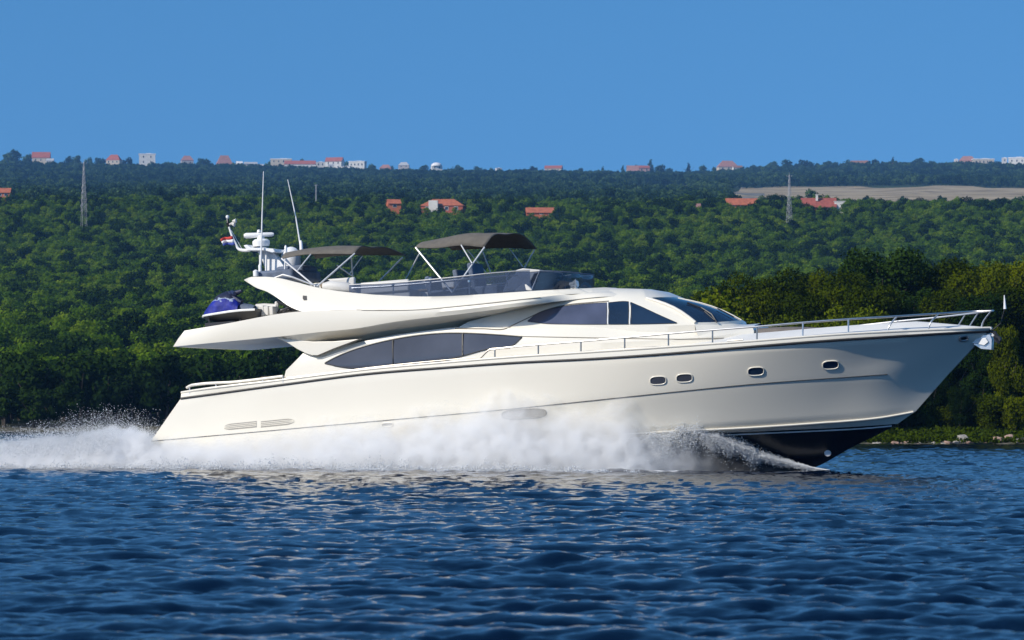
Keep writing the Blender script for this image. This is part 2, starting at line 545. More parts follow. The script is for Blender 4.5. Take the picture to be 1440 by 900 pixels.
def build_water():
    ys = [14.0]
    while ys[-1] < 360: ys.append(ys[-1] + 0.05 * (ys[-1] / 24) ** 1.25)
    ys = np.concatenate([np.linspace(-400, -20, 10), np.linspace(-12, 13.6, 40), ys, np.geomspace(380, 900, 8)])
    inner = np.linspace(-0.155, 0.155, 761)
    outer = 0.155 + np.geomspace(0.0006, 12, 60)
    ss = np.concatenate([-outer[::-1], inner, outer])
    Yg, Sg = np.meshgrid(ys, ss, indexing='ij')
    Xg = Sg * np.maximum(Yg + 6, 20)
    T1 = ocean_tile(1024, 61.0, 2.5, math.radians(80), 5, 5, 0.16, 9.0)
    T2 = ocean_tile(1024, 29.0, 0.8, math.radians(112), 3, 9, 0.09, 2.0)
    ca, sa = math.cos(0.6), math.sin(0.6)
    a1 = 0.27 * (1 + 0.35 * vnoise(Xg / 9, Yg / 16, 21))
    a2 = 0.14
    X2, Y2 = Xg * ca - Yg * sa, Xg * sa + Yg * ca
    far = np.clip((Yg - 150) / 200, 0, 1) * 0.5
    inb = np.clip(1.1 - np.abs(Sg) / 0.8, 0, 1)
    w1 = a1 * (1 - far) * inb; w2 = a2 * (1 - far) * inb * (1 + 0.7 * np.clip((Yg - 45) / 40, 0, 1))
    H = samp(T1[0], 61, Xg, Yg) * w1 + samp(T2[0], 29, X2, Y2) * w2
    ch = 1.5
    DX = samp(T1[1], 61, Xg, Yg) * w1 * ch
    DY = samp(T1[2], 61, Xg, Yg) * w1 * ch
    V = np.stack([Xg + DX, Yg + DY, H], -1).reshape(-1, 3)
    r, c = Yg.shape
    idx = np.arange(r * c).reshape(r, c)
    Fq = np.stack([idx[:-1, :-1], idx[:-1, 1:], idx[1:, 1:], idx[1:, :-1]], -1).reshape(-1, 4)
    m, t, out = newmat("sea_water")
    b = t.nodes.new("ShaderNodeBsdfPrincipled")
    b.inputs['Base Color'].default_value = (0.001, 0.006, 0.021, 1)
    b.inputs['Roughness'].default_value = 0.09
    b.inputs['IOR'].default_value = 1.37
    g = t.nodes.new("ShaderNodeNewGeometry")
    n = t.nodes.new("ShaderNodeTexNoise"); n.inputs['Scale'].default_value = 9; n.inputs['Detail'].default_value = 3
    mp = t.nodes.new("ShaderNodeMapping"); mp.inputs['Scale'].default_value = (0.55, 1.0, 1.0)
    t.links.new(g.outputs['Position'], mp.inputs[0])
    t.links.new(mp.outputs[0], n.inputs['Vector'])
    bp = t.nodes.new("ShaderNodeBump"); bp.inputs['Strength'].default_value = 0.45; bp.inputs['Distance'].default_value = 0.02
    t.links.new(n.outputs[0], bp.inputs['Height'])
    t.links.new(bp.outputs[0], b.inputs['Normal'])
    # foam lying on the water beside and behind the yacht
    rot = t.nodes.new("ShaderNodeVectorRotate"); rot.rotation_type = 'Z_AXIS'
    rot.inputs['Center'].default_value = tuple(ORG); rot.inputs['Angle'].default_value = YAW
    t.links.new(g.outputs['Position'], rot.inputs['Vector'])
    sp = t.nodes.new("ShaderNodeSeparateXYZ"); t.links.new(rot.outputs[0], sp.inputs[0])

    def mr(sock, a, b0, c0=0.0, d0=1.0):
        q = t.nodes.new("ShaderNodeMapRange"); q.interpolation_type = 'SMOOTHSTEP'
        q.inputs[1].default_value = a; q.inputs[2].default_value = b0; q.inputs[3].default_value = c0; q.inputs[4].default_value = d0
        t.links.new(sock, q.inputs[0]); return q.outputs[0]

    def mul(a, b0):
        q = t.nodes.new("ShaderNodeMath"); q.operation = 'MULTIPLY'
        t.links.new(a, q.inputs[0]); t.links.new(b0, q.inputs[1]); return q.outputs[0]
    lat = mul(mr(sp.outputs['Y'], 95.0, 96.8), mr(sp.outputs['Y'], 104.0, 107.0, 1.0, 0.0))
    lon = mr(sp.outputs['X'], 5.0, 12.0, 1.0, 0.0)
    band = mul(lat, lon)
    fn = t.nodes.new("ShaderNodeTexNoise"); fn.inputs['Scale'].default_value = 1.1; fn.inputs['Detail'].default_value = 9; fn.inputs['Roughness'].default_value = 0.68
    mp2 = t.nodes.new("ShaderNodeMapping"); mp2.inputs['Scale'].default_value = (0.45, 1.2, 1.0)
    t.links.new(rot.outputs[0], mp2.inputs[0]); t.links.new(mp2.outputs[0], fn.inputs['Vector'])
    th = t.nodes.new("ShaderNodeMath"); th.operation = 'MULTIPLY_ADD'; th.inputs[1].default_value = 0.62; th.inputs[2].default_value = -0.62
    t.links.new(band, th.inputs[0])
    ad = t.nodes.new("ShaderNodeMath"); ad.operation = 'ADD'
    t.links.new(th.outputs[0], ad.inputs[0]); t.links.new(fn.outputs[0], ad.inputs[1])
    fm = mul(mr(ad.outputs[0], 0.42, 0.56), mr(band, 0.02, 0.15))
    foam = t.nodes.new("ShaderNodeBsdfDiffuse"); foam.inputs[0].default_value = (0.78, 0.80, 0.82, 1)
    ms = t.nodes.new("ShaderNodeMixShader")
    t.links.new(fm, ms.inputs[0]); t.links.new(b.outputs[0], ms.inputs[1]); t.links.new(foam.outputs[0], ms.inputs[2])
    t.links.new(ms.outputs[0], out.inputs[0])
    o = fast_mesh("sea", V, Fq, m)
    tag(o, kind='structure')


build_water()


# ------------------------------------------------------------------ trees
def leaf_cloud(n, lobes, leaf, seed, out_bias=0.75, shell=(0.62, 1.05)):
    """leaf-sized faces spread through lobes; lobes: (cx,cy,cz,rx,ry,rz)"""
    r = np.random.default_rng(seed)
    L = np.array(lobes, float)
    wgt = (L[:, 3] * L[:, 4] * L[:, 5]) ** (2 / 3)
    which = r.choice(len(L), n, p=wgt / wgt.sum())
    d = r.normal(size=(n, 3)); d /= np.linalg.norm(d, axis=1)[:, None]
    rad = r.uniform(*shell, n)[:, None]
    rad *= 1 + 0.16 * np.sin(d[:, 0:1] * 7 + which[:, None]) * np.cos(d[:, 2:3] * 6 + which[:, None] * 2)
    C = L[which, :3] + d * L[which, 3:] * rad
    nrm = d * out_bias + r.normal(size=(n, 3)) * (1 - out_bias) * 1.1
    nrm /= np.linalg.norm(nrm, axis=1)[:, None]
    a = np.cross(nrm, r.normal(size=(n, 3))); a /= np.linalg.norm(a, axis=1)[:, None]
    b = np.cross(nrm, a)
    s = leaf * r.uniform(0.6, 1.35, n)[:, None]
    V = np.stack([C - a * s, C - b * s * 0.62 + nrm * s * 0.15, C + a * s, C + b * s * 0.62 + nrm * s * 0.15], 1).reshape(-1, 3)
    Fq = np.arange(4 * n).reshape(n, 4)
    return V, Fq


def lobes_round(w, h, k, seed, base=0.25, squash=0.85):
    """lobes for a crown of width w whose top is at height h"""
    r = random.Random(seed)
    out = [(0, 0, h * 0.55, w * 0.25, w * 0.25, h * 0.30)]
    for i in range(k):
        a = r.uniform(0, 6.28)
        z = h * r.uniform(base, 0.86)
        q = (1 - abs(z / h - 0.5) * 1.1)
        d = w * 0.36 * q * r.uniform(0.55, 1.1)
        s = w * r.uniform(0.13, 0.24)
        out.append((d * math.cos(a), d * math.sin(a), min(z, h - s * squash), s, s, s * squash))
    return out


def lobes_cone(w, h, k, seed):
    r = random.Random(seed)
    out = []
    for i in range(k):
        t = (i + 0.5) / k
        a = r.uniform(0, 6.28)
        d = w * 0.28 * (1 - t) * r.uniform(0.2, 1)
        s = w * (0.30 * (1 - t) + 0.07)
        out.append((d * math.cos(a), d * math.sin(a), h * (0.12 + 0.82 * t), s, s, s * 1.2))
    return out


def trunk_mesh(name, h, r, seed, limbs=4, n=7):
    q = random.Random(seed)
    mb = MB()
    lean = (q.uniform(-.06, .06) * h, q.uniform(-.06, .06) * h)
    path = [(0, 0, -0.5), (lean[0] * .2, lean[1] * .2, h * .25), (lean[0] * .6, lean[1] * .6, h * .5), (lean[0], lean[1], h * .8)]
    mb.tube(path, [r * 1.25, r * .85, r * .6, r * .2], n)
    for i in range(limbs):
        a = q.uniform(0, 6.28); z = h * q.uniform(.25, .5)
        L = h * q.uniform(.22, .34)
        p0 = Vector((lean[0] * z / h, lean[1] * z / h, z))
        p1 = p0 + Vector((math.cos(a) * L * .5, math.sin(a) * L * .5, L * .45))
        p2 = p0 + Vector((math.cos(a) * L * .9, math.sin(a) * L * .9, L * 1.0))
        mb.tube([p0, p1, p2], [r * .45, r * .32, r * .1], 5)
    o = mb.build(name, M['bark'])
    me = o.data
    bpy.data.objects.remove(o)
    return me


CROWN, TRUNK = {}, {}


def make_kind(key, w, h, n, leaf, mat, variants, shape='round', lob=9, tr=0.16, ob=0.7):
    CROWN[key], TRUNK[key] = [], []
    for v in range(variants):
        sd = sum(map(ord, key)) * 7 + v
        lb = lobes_round(w, h, lob, sd) if shape == 'round' else lobes_cone(w, h, lob, sd)
        V, Fq = leaf_cloud(n, lb, leaf, sd, ob)
        CROWN[key].append(fast_mesh(key + "_crown", V, Fq, M[mat], smooth=False, link=False))
        TRUNK[key].append(trunk_mesh(key + "_trunk", h, tr, sd))


make_kind('woodland_tree', 4.6, 5.2, 1300, 0.21, 'leaf_wood', 5, lob=11)
make_kind('evergreen_tree', 5.0, 6.8, 1500, 0.22, 'leaf_dark', 3, lob=11)
make_kind('shore_tree', 7.5, 11.0, 15000, 0.145, 'leaf_shore', 4, lob=24, tr=0.24, ob=0.6)
make_kind('shore_evergreen', 6.6, 11.0, 14000, 0.135, 'leaf_dark', 2, lob=26, tr=0.24, ob=0.6)
make_kind('shore_bush', 6.4, 8.2, 15000, 0.115, 'leaf_bright', 3, lob=30, tr=0.12, ob=0.6)
make_kind('low_shrub', 4.6, 3.4, 5000, 0.12, 'leaf_shore', 2, lob=16, tr=0.08, ob=0.6)
make_kind('dry_tree', 5.0, 7.0, 5500, 0.09, 'leaf_brown', 1, lob=16, tr=0.15, ob=0.4)
make_kind('ridge_tree', 7.0, 8.5, 500, 0.5, 'leaf_far', 3, lob=9, tr=0.25)
make_kind('cypress', 4.0, 11.0, 450, 0.45, 'leaf_far', 1, shape='cone', lob=9, tr=0.25)
make_kind('scrub', 7.0, 5.5, 380, 0.50, 'leaf_far', 4, lob=8, tr=0.2)


def tree(name, key, X, Y, scale, label, group, var=None, wide=1.0, z=None):
    zz = float(terrain_z(X, Y)) if z is None else z
    root = empty(name, (X, Y, zz - 0.1), (0, 0, random.uniform(0, 6.28)))
    root.scale = (scale * wide, scale * wide, scale)
    tag(root, label, 'bush' if 'bush' in key or 'shrub' in key else 'tree', group)
    k = random.randrange(len(CROWN[key])) if var is None else var
    t = bpy.data.objects.new("trunk", TRUNK[key][k]); COL.objects.link(t); t.parent = root
    c = bpy.data.objects.new("crown", CROWN[key][k]); COL.objects.link(c); c.parent = root
    return root


def tree_at(name, key, px, ytop, Y, label, group=None, wide=1.0, var=None):
    X = (px - 720) / F * Y
    hbase = {'shore_tree': 11, 'shore_evergreen': 11, 'shore_bush': 8.2, 'low_shrub': 3.4, 'dry_tree': 7, 'ridge_tree': 8.5, 'cypress': 11}[key]
    zt = CAMH - (ytop - HOR) / F * Y
    zg = float(terrain_z(X, Y))
    return tree(name, key, X, Y, max(0.25, (zt - zg) / hbase), label, group, var, wide)


# --- trees of the headland behind the bow
G_HEAD = "trees on the headland behind the bow"
LT = "round crowned olive green tree on the dark headland behind the bow"
head = [  # px, top y, depth, kind, widening, label
    (985, 402, 215, 'shore_bush', 1.0, "low yellow green bush at the headland edge beside the windshield"),
    (1008, 384, 236, 'shore_tree', .75, LT), (1058, 368, 240, 'shore_tree', .85, LT), (1104, 362, 238, 'shore_tree', .9, LT),
    (1150, 366, 244, 'shore_tree', .9, LT), (1190, 374, 232, 'shore_tree', .9, LT),
    (1243, 326, 236, 'shore_evergreen', 1.0, "tallest dark evergreen rising above the headland trees"),
    (1218, 348, 242, 'shore_evergreen', .9, "dark evergreen just left of the tallest one"),
    (1268, 345, 246, 'shore_evergreen', .9, "dark evergreen just right of the tallest one"),
    (1296, 358, 238, 'shore_tree', .9, LT), (1340, 356, 236, 'shore_tree', .9, LT), (1382, 360, 232, 'shore_tree', .9, LT),
    (1424, 348, 236, 'shore_tree', .95, LT), (1466, 345, 240, 'shore_tree', .95, LT), (1505, 352, 236, 'shore_tree', .95, LT), (1550, 355, 240, 'shore_tree', .95, LT),
    (1034, 392, 222, 'dry_tree', .8, "greyish brown dry leafless tree among the green headland trees"),
    (1075, 392, 216, 'shore_tree', .8, LT), (1128, 398, 214, 'shore_tree', .8, LT), (1172, 396, 216, 'shore_tree', .8, LT), (1224, 392, 212, 'shore_tree', .9, LT),
    (1282, 388, 214, 'shore_evergreen', 1.0, "dark evergreen standing over the far bow rail"),
    (1330, 392, 212, 'shore_tree', .9, LT), (1376, 394, 206, 'shore_evergreen', 1.0, "dark evergreen above the tip of the bow rail"),
    (1425, 388, 208, 'shore_tree', .9, LT), (1475, 390, 210, 'shore_tree', .9, LT), (1530, 385, 210, 'shore_tree', .9, LT),
    (1022, 432, 206, 'shore_bush', 1.0, "bright bush just right of the windshield and left of the others"),
    (1056, 438, 203, 'shore_bush', .9, "small bright bush low behind the middle of the foredeck rail"),
    (1130, 428, 202, 'shore_bush', 1.0, "pointed bright green bush showing above the foredeck rail"),
    (1096, 440, 201, 'shore_bush', .9, "low bright bush over the foredeck beside the pointed one"),
    (1200, 418, 203, 'shore_bush', .9, "broad yellow green bush above the middle of the bow rail"),
    (1246, 432, 201, 'shore_bush', .8, "narrow bright bush above the slanted bow stanchions"),
    (1170, 436, 200, 'shore_bush', .8, "squat bright bush between the pointed and the broad one"),
    (1290, 436, 202, 'shore_evergreen', .9, "short dark evergreen right behind the bow rail end"),
    (1330, 452, 199, 'shore_evergreen', .9, "short dark evergreen behind the bow tip"),
    (1378, 478, 198, 'shore_evergreen', .9, "short dark evergreen right of the stem"),
    (1412, 450, 197, 'shore_tree', .55, "small olive tree beyond the anchor at the right edge"),
    (1445, 465, 198, 'shore_tree', .6, "half cut off olive tree at the right picture edge"),
    (1310, 520, 196.5, 'shore_evergreen', 1.0, "dark shrub close behind the sloping stem"),
    (1350, 535, 195.5, 'shore_evergreen', 1.0, "dark shrub above the largest shore rock"),
    (1395, 552, 195, 'low_shrub', .8, "green bush on the bank below the anchor"),
    (1428, 556, 194.6, 'low_shrub', .7, "green bush on the bank at the right edge"),
    (1275, 560, 195, 'shore_evergreen', 1.0, "dark shrub beside the black forefoot"),
    (1248, 575, 194, 'shore_evergreen', 1.0, "low dark shrub behind the black forefoot"),
    (1480, 530, 196, 'low_shrub', .8, "green bush on the bank just outside the right edge"),
]
for px, yt, Y, key, wd, lab in head:
    nm = {'shore_tree': 'leafy_tree', 'shore_evergreen': 'evergreen_tree', 'shore_bush': 'leafy_bush', 'low_shrub': 'leafy_bush', 'dry_tree': 'dry_tree'}[key]
    tree_at(nm, key, px, yt, Y, lab, G_HEAD, wd)

for i, px in enumerate(np.linspace(1590, 2300, 16)):
    tree_at('leafy_tree', 'shore_tree', px, 350 + (i * 17 % 5) * 9, 205 + (i * 11 % 4) * 10, LT, G_HEAD, .95)
for i, px in enumerate(np.linspace(1228, 1470, 26)):
    Y = 196.5 + (i * 7 % 5) * 0.9
    tree_at('low_shrub', 'low_shrub', px + random.uniform(-5, 5), 540 + (i * 13 % 7) * 7, Y, "low dark green shrub in the undergrowth on the bank right of the stem", "undergrowth shrubs on the bank", 1.1)

# ground cover of the bank
V, Fq = [], []
off = 0
gx = rng.uniform(9, 46, 9000)
gy = shore_y(gx) + rng.uniform(0.4, 9, 9000)
lbs = np.stack([gx, gy, terrain_z(gx, gy) + 0.12, np.full(9000, .3), np.full(9000, .3), np.full(9000, .22)], 1)
Vc, Fc = leaf_cloud(42000, lbs, 0.11, 77, 0.4, (0.2, 1.0))
tag(fast_mesh("grass", Vc, Fc, M['leaf_bank'], smooth=False), 'tufts of grass and weeds along the stony bank', 'grass', kind='stuff')

# --- woodland on the hillside
def scatter(Y0, Y1, step, pxlim, jit=0.9):
    P = []
    Y = Y0
    while Y < Y1:
        half = pxlim / F * Y
        n = int(2 * half / step)
        x = (np.arange(n) + 0.5) / n * 2 * half - half
        x = x + rng.uniform(-.5, .5, n) * step * jit
        y = Y + rng.uniform(-.5, .5, n) * step * jit
        P.append(np.stack([x, y], 1))
        Y += step
    return np.concatenate(P)


SIL_X = [-2000, 212, 240, 262, 400, 405, 430, 585, 755, 900, 1060, 1395, 1400, 4000]
SIL_Y = [900, 900, 590, 552, 535, 500, 405, 350, 345, 405, 460, 440, 440, 440]
pts = scatter(348, 1330, 3.5, 1500)
pts = pts[pts[:, 1] > shore_y(pts[:, 0]) + 2.5]
CREST = [(544, 563, 1322), (590, 657, 1322), (739, 783, 1282), (1020, 1065, 1332), (974, 991, 1312), (1126, 1184, 1322)]
qx = 720 + F * pts[:, 0] / pts[:, 1]
for a_, b_, Yh in CREST:       # clearings round the houses on the crest
    pts = pts[~((qx > a_ - 4) & (qx < b_ + 4) & (pts[:, 1] > Yh - 75) & (pts[:, 1] < Yh + 12))]
    qx = 720 + F * pts[:, 0] / pts[:, 1]
pz = terrain_z(pts[:, 0], pts[:, 1])
ppx = 720 + F * pts[:, 0] / pts[:, 1]
ptop = HOR - F * (pz + 5.5 - CAMH) / pts[:, 1]
vis = (ppx > -40) & (ppx < 960) & (ptop < np.interp(ppx, SIL_X, SIL_Y) - 6)
order = np.argsort(pts[:, 1] + 1e5 * (~vis))
ind = set(order[:225].tolist())
for i in order[:225]:
    X, Y = pts[i]
    dark = (Y < 372) or (random.random() < 0.10)  # front rows get the darker evergreen leaf kind
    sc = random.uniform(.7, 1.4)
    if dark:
        tree('evergreen_tree', 'evergreen_tree', X, Y, sc * (0.95 if Y < 372 else 1), "dark evergreen tree in the dark strip along the left shore", "dark trees along the left shore")
    else:
        tree('woodland_tree', 'woodland_tree', X, Y, sc, "bushy mid green tree on the lower wooded slope behind the stern", "trees on the lower slope behind the stern")

rest = np.array([i for i in range(len(pts)) if i not in ind])


def gn_forest(name, P, protos, scale_rng, label, cat, small=0):
    n = len(P)
    me = bpy.data.meshes.new(name)
    me.vertices.add(n)
    co = np.stack([P[:, 0], P[:, 1], terrain_z(P[:, 0], P[:, 1]) - 0.1], 1).astype(np.float32)
    me.vertices.foreach_set('co', co.ravel())
    sc_ = (rng.uniform(*scale_rng, n) * (1 + 0.22 * vnoise(P[:, 0] / 25, P[:, 1] / 25, 8))).astype(np.float32)
    if small: sc_[-small:] *= .55
    a = me.attributes.new("tree_scale", 'FLOAT', 'POINT'); a.data.foreach_set('value', sc_)
    a = me.attributes.new("tree_turn", 'FLOAT', 'POINT'); a.data.foreach_set('value', rng.uniform(0, 6.28, n).astype(np.float32))
    pk = rng.integers(0, len(protos), n)
    a = me.attributes.new("tree_pick", 'INT', 'POINT'); a.data.foreach_set('value', pk.astype(np.int32))
    o = bpy.data.objects.new(name, me); COL.objects.link(o)
    tree_ = bpy.data.node_groups.new(name, 'GeometryNodeTree')
    tree_.interface.new_socket("Geometry", in_out='INPUT', socket_type='NodeSocketGeometry')
    tree_.interface.new_socket("Geometry", in_out='OUTPUT', socket_type='NodeSocketGeometry')
    N, Lk = tree_.nodes, tree_.links
    gi, go = N.new("NodeGroupInput"), N.new("NodeGroupOutput")
    join = N.new("GeometryNodeJoinGeometry")
    def attr(nm, ty):
        q = N.new("GeometryNodeInputNamedAttribute"); q.data_type = ty; q.inputs['Name'].default_value = nm
        return [s for s in q.outputs if s.enabled][0]
    pick, turn, scl = attr("tree_pick", 'INT'), attr("tree_turn", 'FLOAT'), attr("tree_scale", 'FLOAT')
    for k, pr in enumerate(protos):
        oi = N.new("GeometryNodeObjectInfo"); oi.inputs['Object'].default_value = pr; oi.transform_space = 'ORIGINAL'
        oi.inputs['As Instance'].default_value = True
        cmp_ = N.new("FunctionNodeCompare"); cmp_.data_type = 'INT'; cmp_.operation = 'EQUAL'
        ins = [s for s in cmp_.inputs if s.enabled]
        Lk.new(pick, ins[0]); ins[1].default_value = k
        iop = N.new("GeometryNodeInstanceOnPoints")
        Lk.new(gi.outputs[0], iop.inputs['Points'])
        Lk.new(cmp_.outputs[0], iop.inputs['Selection'])
        Lk.new(oi.outputs['Geometry'], iop.inputs['Instance'])
        cx = N.new("ShaderNodeCombineXYZ"); Lk.new(turn, cx.inputs['Z'])
        Lk.new(cx.outputs[0], iop.inputs['Rotation'])
        Lk.new(scl, iop.inputs['Scale'])
        Lk.new(iop.outputs[0], join.inputs[0])
    Lk.new(join.outputs[0], go.inputs[0])
    md = o.modifiers.new("trees", 'NODES'); md.node_group = tree_
    tag(o, label, cat, kind='stuff')
    return o


def crown_proto(key):
    """one crown object of each variant already standing in the scene"""
    out = []
    for me in CROWN[key]:
        for o in bpy.data.objects:
            if o.data is me: out.append(o); break
    return out


gn_forest("woodland", pts[rest], crown_proto('woodland_tree') + crown_proto('evergreen_tree')[:1], (.5, 1.3),
          'dense green woodland covering the slope up to the first crest', 'woodland')

# --- ridge trees, one by one
G_R = "trees on the skyline"
ridge = [(12, 212, 1.2), (23, 207, .9), (38, 214, 1.2), (96, 217, 1), (108, 216, 1.1), (124, 219, .9), (140, 219, 1.2), (179, 219, 1), (235, 226, 1.2), (285, 220, 1.5),
         (378, 224, 1), (424, 221, .8), (488, 225, 1), (522, 229, 1.3), (548, 231, 1.1), (595, 230, 1.2), (640, 230, 1.5), (672, 232, 1.4), (722, 236, 1.2), (750, 232, 1.4),
         (815, 234, 1.1), (832, 238, 1.2), (895, 229, .9), (927, 229, 1.2), (940, 234, 1.2), (990, 230, 1.1), (1004, 232, .9), (1060, 230, 1.3), (1085, 225, 1.3), (1108, 222, 1.4),
         (1130, 222, 1.3), (1165, 224, 1.5), (1190, 223, 1.4), (1232, 222, 1.3), (1290, 220, 1.4), (1310, 224, 1.3), (1335, 226, 1.2), (1405, 224, 1.3), (1390, 228, 1.1)]
for px, yt, wd in ridge:
    tree_at('skyline_tree', 'ridge_tree', px, yt, FY(2575 + random.uniform(-25, 25)), "round dark tree standing against the sky on the far ridge", G_R, wd * 0.9)
for px, yt, lab in [(848, 232, "dark cypress on the ridge left of the red and white house"), (876, 231, "dark cypress touching the red and white ridge house"),
                    (915, 222, "tallest dark cypress right behind the red and white ridge house"), (968, 227, "lone pointed cypress on the bare middle of the ridge"),
                    (1256, 219, "pointed cypress between the two right hand ridge house groups")]:
    tree_at('cypress', 'cypress', px, yt, FY(2560), lab, None, 1.5)

pm_ = scatter(1335, 2450, 5.6, 1400)
pf = np.concatenate([pm_[rng.random(len(pm_)) < np.clip((pm_[:, 1] - 1350) / 900, .05, 1)], scatter(2455, FY(2640), 8.5, 1300)])
def clear_of_fields(P):
    q = 720 + F * P[:, 0] / P[:, 1]
    keep = np.ones(len(P), bool)
    for nm, (a, b_), y0, y1, mk in FIELDS:
        keep &= ~((q > a - 4) & (q < b_ + 4) & (P[:, 1] > y0 - (90 if mk == 'drygrass' else 5)) & (P[:, 1] < y1 + 8) & ((mk == 'drygrass') | (rng.random(len(P)) < .8)))
    return keep



# ------------------------------------------------------------------ houses
FRONT, FRONT2 = [], []


def wallmat(c): return pbr("house_plaster", c, 0.85, var=0.12, vscale=0.4, spec=0.2)
def roofmat(c): return pbr("roof_tiles", c, 0.85, var=0.22, vscale=0.8, bump=0.4, bscale=3, spec=0.2)


WM = {'white': wallmat((0.62, 0.60, 0.56)), 'cream': wallmat((0.50, 0.43, 0.34)), 'grey': wallmat((0.40, 0.37, 0.36)), 'pink': wallmat((0.50, 0.30, 0.24)),
      'orange': wallmat((0.48, 0.15, 0.07)), 'brick': wallmat((0.36, 0.10, 0.06))}
RM = {'red': roofmat((0.34, 0.11, 0.08)), 'orange': roofmat((0.40, 0.125, 0.065)), 'pink': roofmat((0.34, 0.175, 0.145)), 'brown': roofmat((0.26, 0.13, 0.09)), 'grey': roofmat((0.42, 0.42, 0.42)),
      'white': roofmat((0.72, 0.70, 0.68)), 'rust': roofmat((0.30, 0.085, 0.06))}
WIN = pbr("dark_window", (0.03, 0.035, 0.05), 0.2)
SHU = pbr("pale_shutter", (0.55, 0.52, 0.48), 0.7)


def house(x0, x1, ytop, ybase, Y, wall, roof, label, style='gable', rot=None, depth=None, roof_frac=0.4, wins=3, chimney=False, storeys=1, name='house'):
    if Y > 1800: Y = FY(Y)
    s = Y / F
    w = (x1 - x0) * s
    xc = ((x0 + x1) / 2 - 720) * s
    zb = CAMH - (ybase - HOR) * s
    zt = CAMH - (ytop - HOR) * s
    zg = float(terrain_z(xc, Y))
    h = zt - zb
    rt = random.uniform(-.25, .25) if rot is None else rot
    if Y < 1800:
        for k in range(int(w / 3) + 2): FRONT2.append((xc + random.uniform(-.6, .6) * w, Y - 8 - random.uniform(0, 40)))
    if Y > 1800:
        for k in range(max(2, int(w / 3.5))): FRONT.append((xc + random.uniform(-.65, .65) * w, Y - 9 - random.uniform(0, 8)))
    root = empty(name, (xc, Y, min(zb, zg) - 0.2), (0, 0, rt))
    tag(root, label, 'house', 'houses on the hillside')
    b0 = zb - root.location.z
    d = depth or max(7.0, min(w * 0.7, 11))
    hr = h * roof_frac if style != 'flat' else h * 0.08
    hw = h - hr
    mb = MB()
    mb.box((0, 0, (b0 + hw) / 2 - 0.25), (w * 0.94, d, b0 + hw + 0.5))
    if style == 'gable':
        mb.prism([(-w * .47, -d / 2, b0 + hw), (-w * .47, d / 2, b0 + hw), (-w * .47, 0, b0 + h - 0.25)], (w * .94, 0, 0))
    mb.build('wall', WM[wall], root, smooth=0)
    rb = MB()
    zr = b0 + hw
    if style == 'gable':
        e = 0.45
        for sg in (-1, 1):
            rb.add([(-w / 2, sg * (d / 2 + e), zr - 0.2), (w / 2, sg * (d / 2 + e), zr - 0.2), (w / 2, 0, b0 + h), (-w / 2, 0, b0 + h),
                    (-w / 2, sg * (d / 2 + e), zr + 0.0), (w / 2, sg * (d / 2 + e), zr + 0.0), (w / 2, 0, b0 + h + 0.2), (-w / 2, 0, b0 + h + 0.2)],
                   [[0, 1, 2, 3], [4, 5, 6, 7], [0, 1, 5, 4], [1, 2, 6, 5], [2, 3, 7, 6], [3, 0, 4, 7]])
    elif style == 'hip':
        e = 0.4
        rb.add([(-w / 2, -d / 2 - e, zr), (w / 2, -d / 2 - e, zr), (w / 2, d / 2 + e, zr), (-w / 2, d / 2 + e, zr), (-w * .24, 0, b0 + h), (w * .24, 0, b0 + h)],
               [[3, 2, 1, 0], [0, 1, 5, 4], [1, 2, 5], [2, 3, 4, 5], [3, 0, 4]])
    elif style == 'dome':
        prof = [(w / 2 * math.cos(a), zr + hr * math.sin(a)) for a in np.linspace(0, math.pi / 2, 7)]
        rb.lathe((0, 0, 0), prof, 18)
    else:
        rb.box((0, 0, zr + hr / 2), (w, d + 0.5, hr))
        rb.box((w * .1, d * .1, zr + hr + 0.35), (w * .3, d * .3, 0.9))
    rf = rb.build('roof', RM[roof], root, smooth=30, weld=0.001)
    if chimney:
        cb = MB(); cb.box((-w * .05, -d * .2, b0 + h + 0.1), (0.9, 0.9, 2.4)); cb.box((-w * .05, -d * .2, b0 + h + 1.35), (1.2, 1.2, 0.2)); cb.build('chimney', WM['white'], rf, smooth=0)
    for st in range(storeys):
        for k in range(wins):
            wx = (-0.5 + (k + 0.5) / wins) * w * 0.86
            wh = min(1.5 if Y < 1800 else 2.2, hw / storeys * 0.5)
            wz = b0 + hw * (st + 0.55) / storeys
            f = MB(); f.box((wx, -d / 2 - 0.02, wz), (min(1.3, w / wins * .5) + 0.3, 0.12, wh + 0.3)); fo = f.build('window', SHU, root, smooth=0)
            g = MB(); g.box((wx, -d / 2 - 0.07, wz), (min(1.3, w / wins * .5), 0.06, wh)); g.build('pane', WIN, fo, smooth=0)
    return root


R_ = 2545
house(45, 71, 214, 229, R_, 'cream', 'red', "red roofed house high on the far left ridge beside a dark tree", roof_frac=.55)
house(65, 76, 223, 231, R_ - 8, 'white', 'grey', "tiny white shed below the leftmost red roofed ridge house", wins=1)
house(150, 171, 217.5, 231, R_, 'cream', 'red', "red hipped roof house on the ridge right of the left pylon", 'hip', roof_frac=.6)
house(195, 219, 216.5, 232, R_, 'white', 'white', "tall white flat roofed house with dark openings on the left ridge", 'flat', wins=2, storeys=2, rot=.1)
house(254, 272, 219, 233, R_, 'grey', 'pink', "greyish pink house beside a big round tree on the ridge", 'hip', roof_frac=.5, wins=2)
house(304, 327, 218.5, 238, R_, 'cream', 'pink', "pink roofed house with pale base left of the antenna tops", 'hip', roof_frac=.65, wins=2)
house(332, 341, 227, 234.5, R_, 'white', 'white', "tiny white house right of the pink roofed one", wins=1)
house(343, 362, 228, 235, R_ + 10, 'grey', 'grey', "low grey roofed shed between white house and antenna", wins=2)
house(362, 371, 231, 242, R_ - 15, 'white', 'grey', "small pale house directly behind the straight antenna tip", wins=1)
